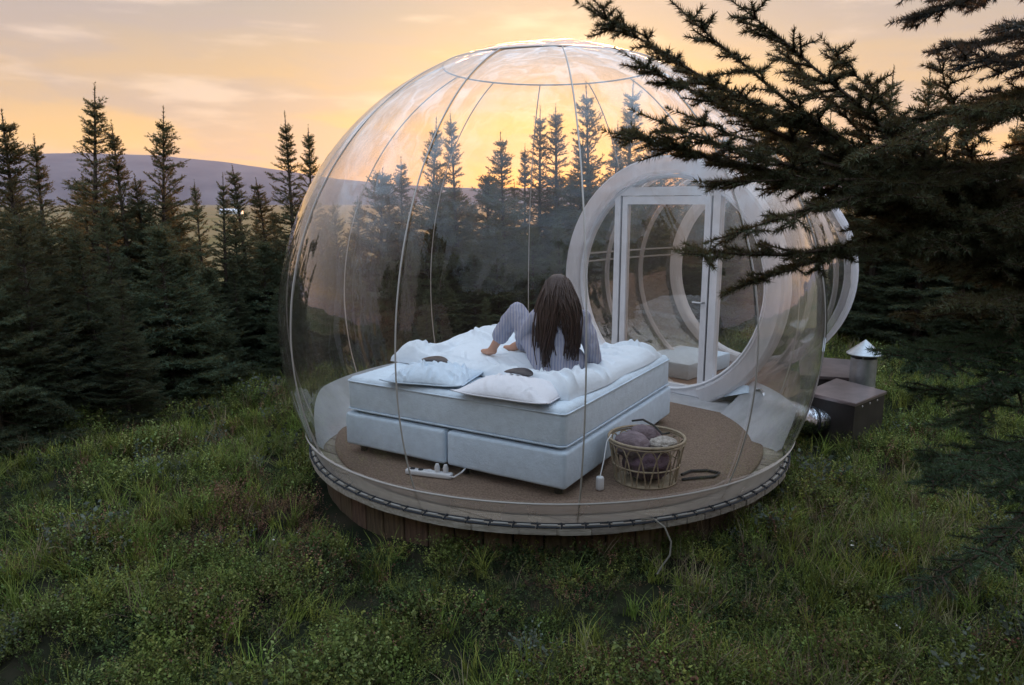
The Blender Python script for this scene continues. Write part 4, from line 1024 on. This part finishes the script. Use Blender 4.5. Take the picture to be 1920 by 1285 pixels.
def lim(z0, tp, sag=.05, sec=.26, seed=0, mat='near_needles', parent=near, org=None, **k):
    f = Foliage(seed+100); near_branch(f, (0, 0, z0) if org is None else org, tp, sag, sec, seed, **k)
    me = f.mesh('branch'); me.materials.append(M[mat]); me.materials.append(M['twig']); return link('branch', me, parent)
# the long limbs that stand clear against bubble and sky
lim(1.95, tip(1103, 16, 2.95), .10, .27, 1, start=.25, bend=.05)
lim(1.55, tip(1385, 15, 2.8), -.03, .22, 2, start=.3)
lim(1.45, tip(1560, 88, 3.1), .0, .22, 3, start=.3)
lim(1.85, tip(1300, 165, 3.3), .08, .18, 4, start=.35)
lim(2.05, tip(1172, 236, 2.75), .05, .17, 5, start=.35)
lim(2.15, tip(1318, 352, 2.7), -.02, .17, 6, start=.35)
lim(2.35, tip(1368, 436, 2.55), -.05, .15, 7, start=.35)
lim(2.22, tip(1278, 470, 2.6), .12, .15, 8, start=.3)
lim(2.35, tip(1375, 545, 2.7), .03, .15, 9, start=.3)
lim(1.55, tip(1752, 92, 3.2), .22, .10, 10, start=.35)
for i, (z0, px, py, y, sec_, st) in enumerate([(1.72, 1248, 6, 2.85, .18, .40), (1.85, 1168, 98, 2.85, .16, .45), (1.55, 1455, 105, 3.2, .20, .3), (2.0, 1212, 212, 2.7, .10, .62), (2.0, 1272, 208, 2.85, .10, .6), (1.95, 1400, 235, 3.4, .18, .4), (2.1, 1380, 318, 3.0, .15, .45), (1.5, 1640, 205, 3.5, .20, .3)]):
    lim(z0, tip(px, py, y), .08, sec_, 20+i, start=st)
# the dense middle
rn = random.Random(21)
for i in range(17):
    px = rn.uniform(1450, 1760); py = rn.uniform(225, 530); 
    if py > 340 and px < 1570: px += 130
    if py > 430 and px < 1670: px += 110
    y = rn.uniform(2.5, 4.0); tp = tip(px, py, y); z0 = tp[2] + rn.uniform(-.35, .50)
    lim(z0, tp, rn.uniform(-.10, .16), rn.uniform(.15, .26), 40+i, start=.2, bend=rn.uniform(-.15, .15))
for i, (px, py, y) in enumerate([(1640, 655, 2.9), (1720, 700, 2.7), (1740, 640, 3.2), (1775, 790, 2.8), (1740, 900, 2.9), (1800, 590, 2.6), (1690, 590, 3.4), (1690, 1118, 2.5), (1815, 1080, 2.3), (1850, 940, 2.6), (1700, 735, 3.3), (1800, 745, 2.7), (1810, 880, 2.5), (1730, 850, 3.2)]):
    tp = tip(px, py, y); lim(tp[2] + rn.uniform(.05, .25), tp, .04, .20 if py < 680 else .15, 90+i, start=.25 if py < 680 else .45, ter=py < 1050, mat='near_needles' if py < 620 else 'low_needles')
# the greyer tree whose sprays hang in at the top right corner
gx, gy = 2.75, 3.0; grey = empty('grey_spruce', (gx, gy, float(ground_z(gx, gy)))); GO = np.array(grey.location); NO_keep = NO
tag(grey, 'grey green spruce with sprays hanging into the top right corner of the photo', 'spruce tree')
b = MB(); b.tube([(0, 0, -.1), (.01, 0, 1.2), (0, .02, 2.6), (.02, 0, 4.2), (0, 0, 5.5)], .075, 12, taper=.3); b.build('trunk', M['bark'], grey)
for i, (px, py, y, dz) in enumerate([(1690, 28, 2.9, .55), (1745, 92, 3.0, .25), (1790, 118, 2.7, .2), (1722, -30, 2.8, .6), (1838, 178, 3.1, .15), (1800, 10, 3.2, .5), (1870, 60, 2.6, .35), (1860, 120, 3.3, .3), (1850, -60, 2.8, .5)]):
    tp = np.array(at(px, py, y)) - GO; lim(tp[2]+dz, tp, .03, .17, 130+i, 'blue_needles', grey, start=.3)

# ------------------------------------------------------------------ ground cover, instanced on points
LIB = bpy.data.collections.new('ground_cover_library')           # not linked to the scene
def leaf_mat(name, c1, c2, rnd=.6, trans=.25, tcol=None):
    return material(name, c1, .7, color2=c2, scale=30, rnd=rnd, trans=trans, tcol=tcol, spec=.2)
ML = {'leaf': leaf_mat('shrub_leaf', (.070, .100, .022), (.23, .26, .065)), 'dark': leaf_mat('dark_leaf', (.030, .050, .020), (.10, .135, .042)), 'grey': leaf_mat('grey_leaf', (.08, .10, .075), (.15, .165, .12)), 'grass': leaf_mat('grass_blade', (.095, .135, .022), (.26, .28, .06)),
      'pale': leaf_mat('pale_leaf', (.13, .17, .055), (.29, .32, .11)), 'dry': leaf_mat('dry_blade', (.19, .155, .085), (.31, .25, .15)), 'red': leaf_mat('russet_leaf', (.14, .075, .040), (.30, .17, .10)), 'stem': material('shrub_stem', (.06, .04, .028), .9), 'fluff': material('seed_head', (.55, .52, .44), .9)}
def lib(name, V, F, mi, mats):
    me = np_mesh(name, np.array(V), np.array(F), np.array(mi))
    for m in mats: me.materials.append(m)
    o = bpy.data.objects.new(name, me); LIB.objects.link(o); return o
def sprig(seed, mats, nst=9, h=.13, leaf=.013, nleaf=9, spread=.09):
    r = np.random.default_rng(seed); V, F, mi = [], [], []
    for s_ in range(nst):
        a = r.random()*2*PI; base_ = np.array([r.normal(0, spread*.45), r.normal(0, spread*.45), -.015]); tp = base_ + np.array([math.cos(a)*spread*r.random(), math.sin(a)*spread*r.random(), h*(.55+.6*r.random())])
        n0 = len(V); sdv = np.array([.0012, .0008, 0]); V += [base_-sdv, base_+sdv, tp]; F.append([n0, n0+1, n0+2]); mi.append(1)
        for k in range(nleaf):
            t = .25 + .78*k/nleaf; p = base_ + (tp-base_)*t; a = r.random()*2*PI; e = r.uniform(-.1, .9); d = np.array([math.cos(a)*math.cos(e), math.sin(a)*math.cos(e), math.sin(e)]); q = unit(np.cross(d, r.normal(0, 1, 3))); l = leaf*(.7+.6*r.random())
            n0 = len(V); V += [p, p+d*l*.5+q*l*.30, p+d*l, p+d*l*.5-q*l*.30]; F += [[n0, n0+1, n0+2], [n0, n0+2, n0+3]]; mi += [0, 0]
    return V, F, mi
def tuft(seed, nb=26, h=.20, lean=.55, wd=.0032, head=0):
    r = np.random.default_rng(seed); V, F, mi = [], [], []
    for s_ in range(nb):
        a = r.random()*2*PI; b0 = np.array([r.normal(0, .025), r.normal(0, .025), -.02]); l = h*(.5+.7*r.random()); le = lean*(.3+r.random()); q = np.array([-math.sin(a), math.cos(a), 0])*wd
        pts = []; p = b0
        for k in range(4):
            e = PI/2 - le*(k/3)*1.25; p = p + np.array([math.cos(a)*math.cos(e), math.sin(a)*math.cos(e), math.sin(e)])*l/3.2 if k else p; pts.append(p)
        n0 = len(V)
        for k, p in enumerate(pts[:3]): V += [p-q*(1-k*.25), p+q*(1-k*.25)]
        V.append(pts[3]); F += [[n0, n0+1, n0+3], [n0, n0+3, n0+2], [n0+2, n0+3, n0+5], [n0+2, n0+5, n0+4], [n0+4, n0+5, n0+6]]; mi += [0]*5
        if s_ < head:
            for w_ in range(7):
                c = pts[3] + np.array([r.normal(0, .004), r.normal(0, .004), -w_*.006]); d = r.normal(0, .007, 3); n0 = len(V); V += [c, c+d, c+d[[1, 2, 0]]]; F.append([n0, n0+1, n0+2]); mi.append(1)
    return V, F, mi
IDX = {}
def reg(key, builder, mats, n):
    IDX[key] = []
    for k in range(n):
        V, F, mi = builder(k); IDX[key].append(len(LIB.objects)); lib('%03d_%s' % (len(LIB.objects), key), V, F, mi, mats)
reg('leaf', lambda k: sprig(200+k, None, 14, .11, .0125, 13), [ML['leaf'], ML['stem']], 4)
reg('dark', lambda k: sprig(220+k, None, 12, .10, .0145, 11, .10), [ML['dark'], ML['stem']], 3)
reg('grey', lambda k: sprig(240+k, None, 8, .16, .022, 8, .08), [ML['grey'], ML['stem']], 2)
reg('pale', lambda k: sprig(280+k, None, 9, .12, .0135, 9, .08), [ML['pale'], ML['stem']], 2)
reg('red', lambda k: sprig(260+k, None, 11, .10, .010, 10, .09), [ML['red'], ML['stem']], 2)
reg('grass', lambda k: tuft(300+k, 30, .19, .75), [ML['grass'], ML['dry']], 4)
reg('long', lambda k: tuft(320+k, 20, .26, 1.1, .003), [ML['grass'], ML['dry']], 2)
reg('dry', lambda k: tuft(340+k, 16, .24, .8, .0024, 0), [ML['dry'], ML['fluff']], 3)
reg('fluff', lambda k: tuft(360+k, 3, .22, .25, 0.002, 1), [ML['grass'], ML['fluff']], 2)
def scatter(name, label, cat, choose, n, seed, extent):
    r = np.random.default_rng(seed); y = extent[0] + (extent[1]-extent[0])*r.random(n*3)**extent[2]; x = (r.random(n*3)*2-1)*(.80*y+.9)
    keep = (np.hypot(x-BX, y-BY) > 1.76 + .28/(1+np.exp((x+.5)*6)))
    q = np.stack([x-(BX+T0.x), y-(BY+T0.y)], 1); al = q@np.array(ax[:2]); la = q@np.array(side[:2]); keep &= ~((al > -.3) & (al < TL+.1) & (np.abs(la) < 1.0))
    x, y = x[keep], y[keep]
    pn = np.array([[noise.noise((a*.9+seed*0, b_*.9, 3)), noise.noise((a*.55+20, b_*.55, 8)), noise.noise((a*2.4+7, b_*2.4, 1))] for a, b_ in zip(x, y)])
    idx, sc = choose(x, y, pn, r); ok = idx >= 0; x, y, idx, sc = x[ok][:n], y[ok][:n], idx[ok][:n], sc[ok][:n]
    sc = sc*np.clip(.75+.05*y, .8, 1.5); V = np.c_[x, y, ground_z(x, y)]; m = len(V)
    me = bpy.data.meshes.new(name); me.vertices.add(m); me.vertices.foreach_set('co', np.ascontiguousarray(V, np.float32).ravel())
    a = me.attributes.new('pick', 'INT', 'POINT'); a.data.foreach_set('value', idx.astype(np.int32))
    a = me.attributes.new('size', 'FLOAT', 'POINT'); a.data.foreach_set('value', sc.astype(np.float32))
    rot = np.c_[r.normal(0, .16, m), r.normal(0, .16, m), r.random(m)*2*PI]; a = me.attributes.new('turn', 'FLOAT_VECTOR', 'POINT'); a.data.foreach_set('vector', rot.astype(np.float32).ravel())
    o = link(name, me); tag(o, label, cat, kind='stuff')
    g = bpy.data.node_groups.new(name, 'GeometryNodeTree'); g.interface.new_socket('Geometry', in_out='INPUT', socket_type='NodeSocketGeometry'); g.interface.new_socket('Geometry', in_out='OUTPUT', socket_type='NodeSocketGeometry')
    def nn(t, **k):
        q = g.nodes.new(t)
        for kk, v in k.items(): setattr(q, kk, v)
        return q
    gi, go = nn('NodeGroupInput'), nn('NodeGroupOutput'); ci = nn('GeometryNodeCollectionInfo'); ci.inputs['Collection'].default_value = LIB; ci.inputs['Separate Children'].default_value = True; ci.inputs['Reset Children'].default_value = True
    ip = nn('GeometryNodeInstanceOnPoints'); ip.inputs['Pick Instance'].default_value = True
    def attr(nm, ty):
        q = nn('GeometryNodeInputNamedAttribute', data_type=ty); q.inputs['Name'].default_value = nm; return q.outputs['Attribute']
    m2p = nn('GeometryNodeMeshToPoints'); g.links.new(gi.outputs[0], m2p.inputs[0]); g.links.new(m2p.outputs[0], ip.inputs['Points']); g.links.new(ci.outputs[0], ip.inputs['Instance'])
    g.links.new(attr('pick', 'INT'), ip.inputs['Instance Index']); g.links.new(attr('size', 'FLOAT'), ip.inputs['Scale'])
    e2r = nn('FunctionNodeEulerToRotation'); g.links.new(attr('turn', 'FLOAT_VECTOR'), e2r.inputs[0]); g.links.new(e2r.outputs[0], ip.inputs['Rotation']); g.links.new(ip.outputs[0], go.inputs[0])
    md = o.modifiers.new('scatter', 'NODES'); md.node_group = g; return o
def pick(r, key, m): return np.array(IDX[key])[r.integers(0, len(IDX[key]), m)]
def ch_shrub(x, y, pn, r):
    m = len(x); idx = pick(r, 'leaf', m); u = r.random(m)
    hm_ = hummock(x, y); dk = ((pn[:, 0] < -.15) | (hm_ < -.25)) & (u < .75); idx = np.where(dk, pick(r, 'dark', m), idx)  # dark sprigs in the hollows too: their shade put into the leaf colour
    gy_ = (pn[:, 1] > .12) & (u < .10); idx = np.where(gy_, pick(r, 'grey', m), idx)
    pl_ = .10 + .5*np.exp(-((x+2.4+.25*(y-6))**2/1.8+(y-6.2)**2/.25)) + .22*(pn[:, 0] > .22) + .16*(hm_ > .3); idx = np.where(r.random(m) < pl_, pick(r, 'pale', m), idx)  # pale sprigs on crests and left ridge: sky light put into leaf colour
    rd_ = np.exp(-((x+1.55)**2/.5+(y-4.95)**2/.35)) + .55*np.exp(-((x-2.5)**2/.8+(y-7.2)**2/.5)) + .4*np.exp(-((x-.8)**2/.9+(y-3.1)**2/.3)); rd_ = rd_ + .10 + .25*(pn[:, 1] > .2); idx = np.where(r.random(m) < rd_, pick(r, 'red', m), idx)
    idx = np.where((x > .9) & (y < 5) & (r.random(m) < .22), -1, idx); idx = np.where(((pn[:, 2] < -.22) | (hm_ < -.7)) & (r.random(m) < .7), -1, idx)
    return idx, (.6+.8*r.random(m)**1.5)*np.clip(1+.45*pn[:, 0]+.45*pn[:, 2]+.35*hm_, .35, 2)
def ch_grass(x, y, pn, r):
    m = len(x); idx = pick(r, 'grass', m); u = r.random(m)
    idx = np.where(u < .16, pick(r, 'long', m), idx); idx = np.where((u > .90) | ((x > .5) & (u > .68) & (y < 6)), pick(r, 'dry', m), idx)
    idx = np.where((u > .16) & (u < .166), pick(r, 'fluff', m), idx)
    dens = .07 + 1.0*np.clip(pn[:, 1]-.02, 0, 1) + .26*(x > .9) + .5*np.exp(-((x+1.9)**2/3+(y-6.6)**2/.7))
    idx = np.where(r.random(m) > dens, -1, idx); return idx, (.7+.6*r.random(m))
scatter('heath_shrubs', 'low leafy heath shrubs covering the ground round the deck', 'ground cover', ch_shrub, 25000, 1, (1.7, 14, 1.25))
scatter('grass', 'tufts of green and dry grass growing through the heath', 'grass', ch_grass, 9000, 2, (1.7, 16, 1.2))
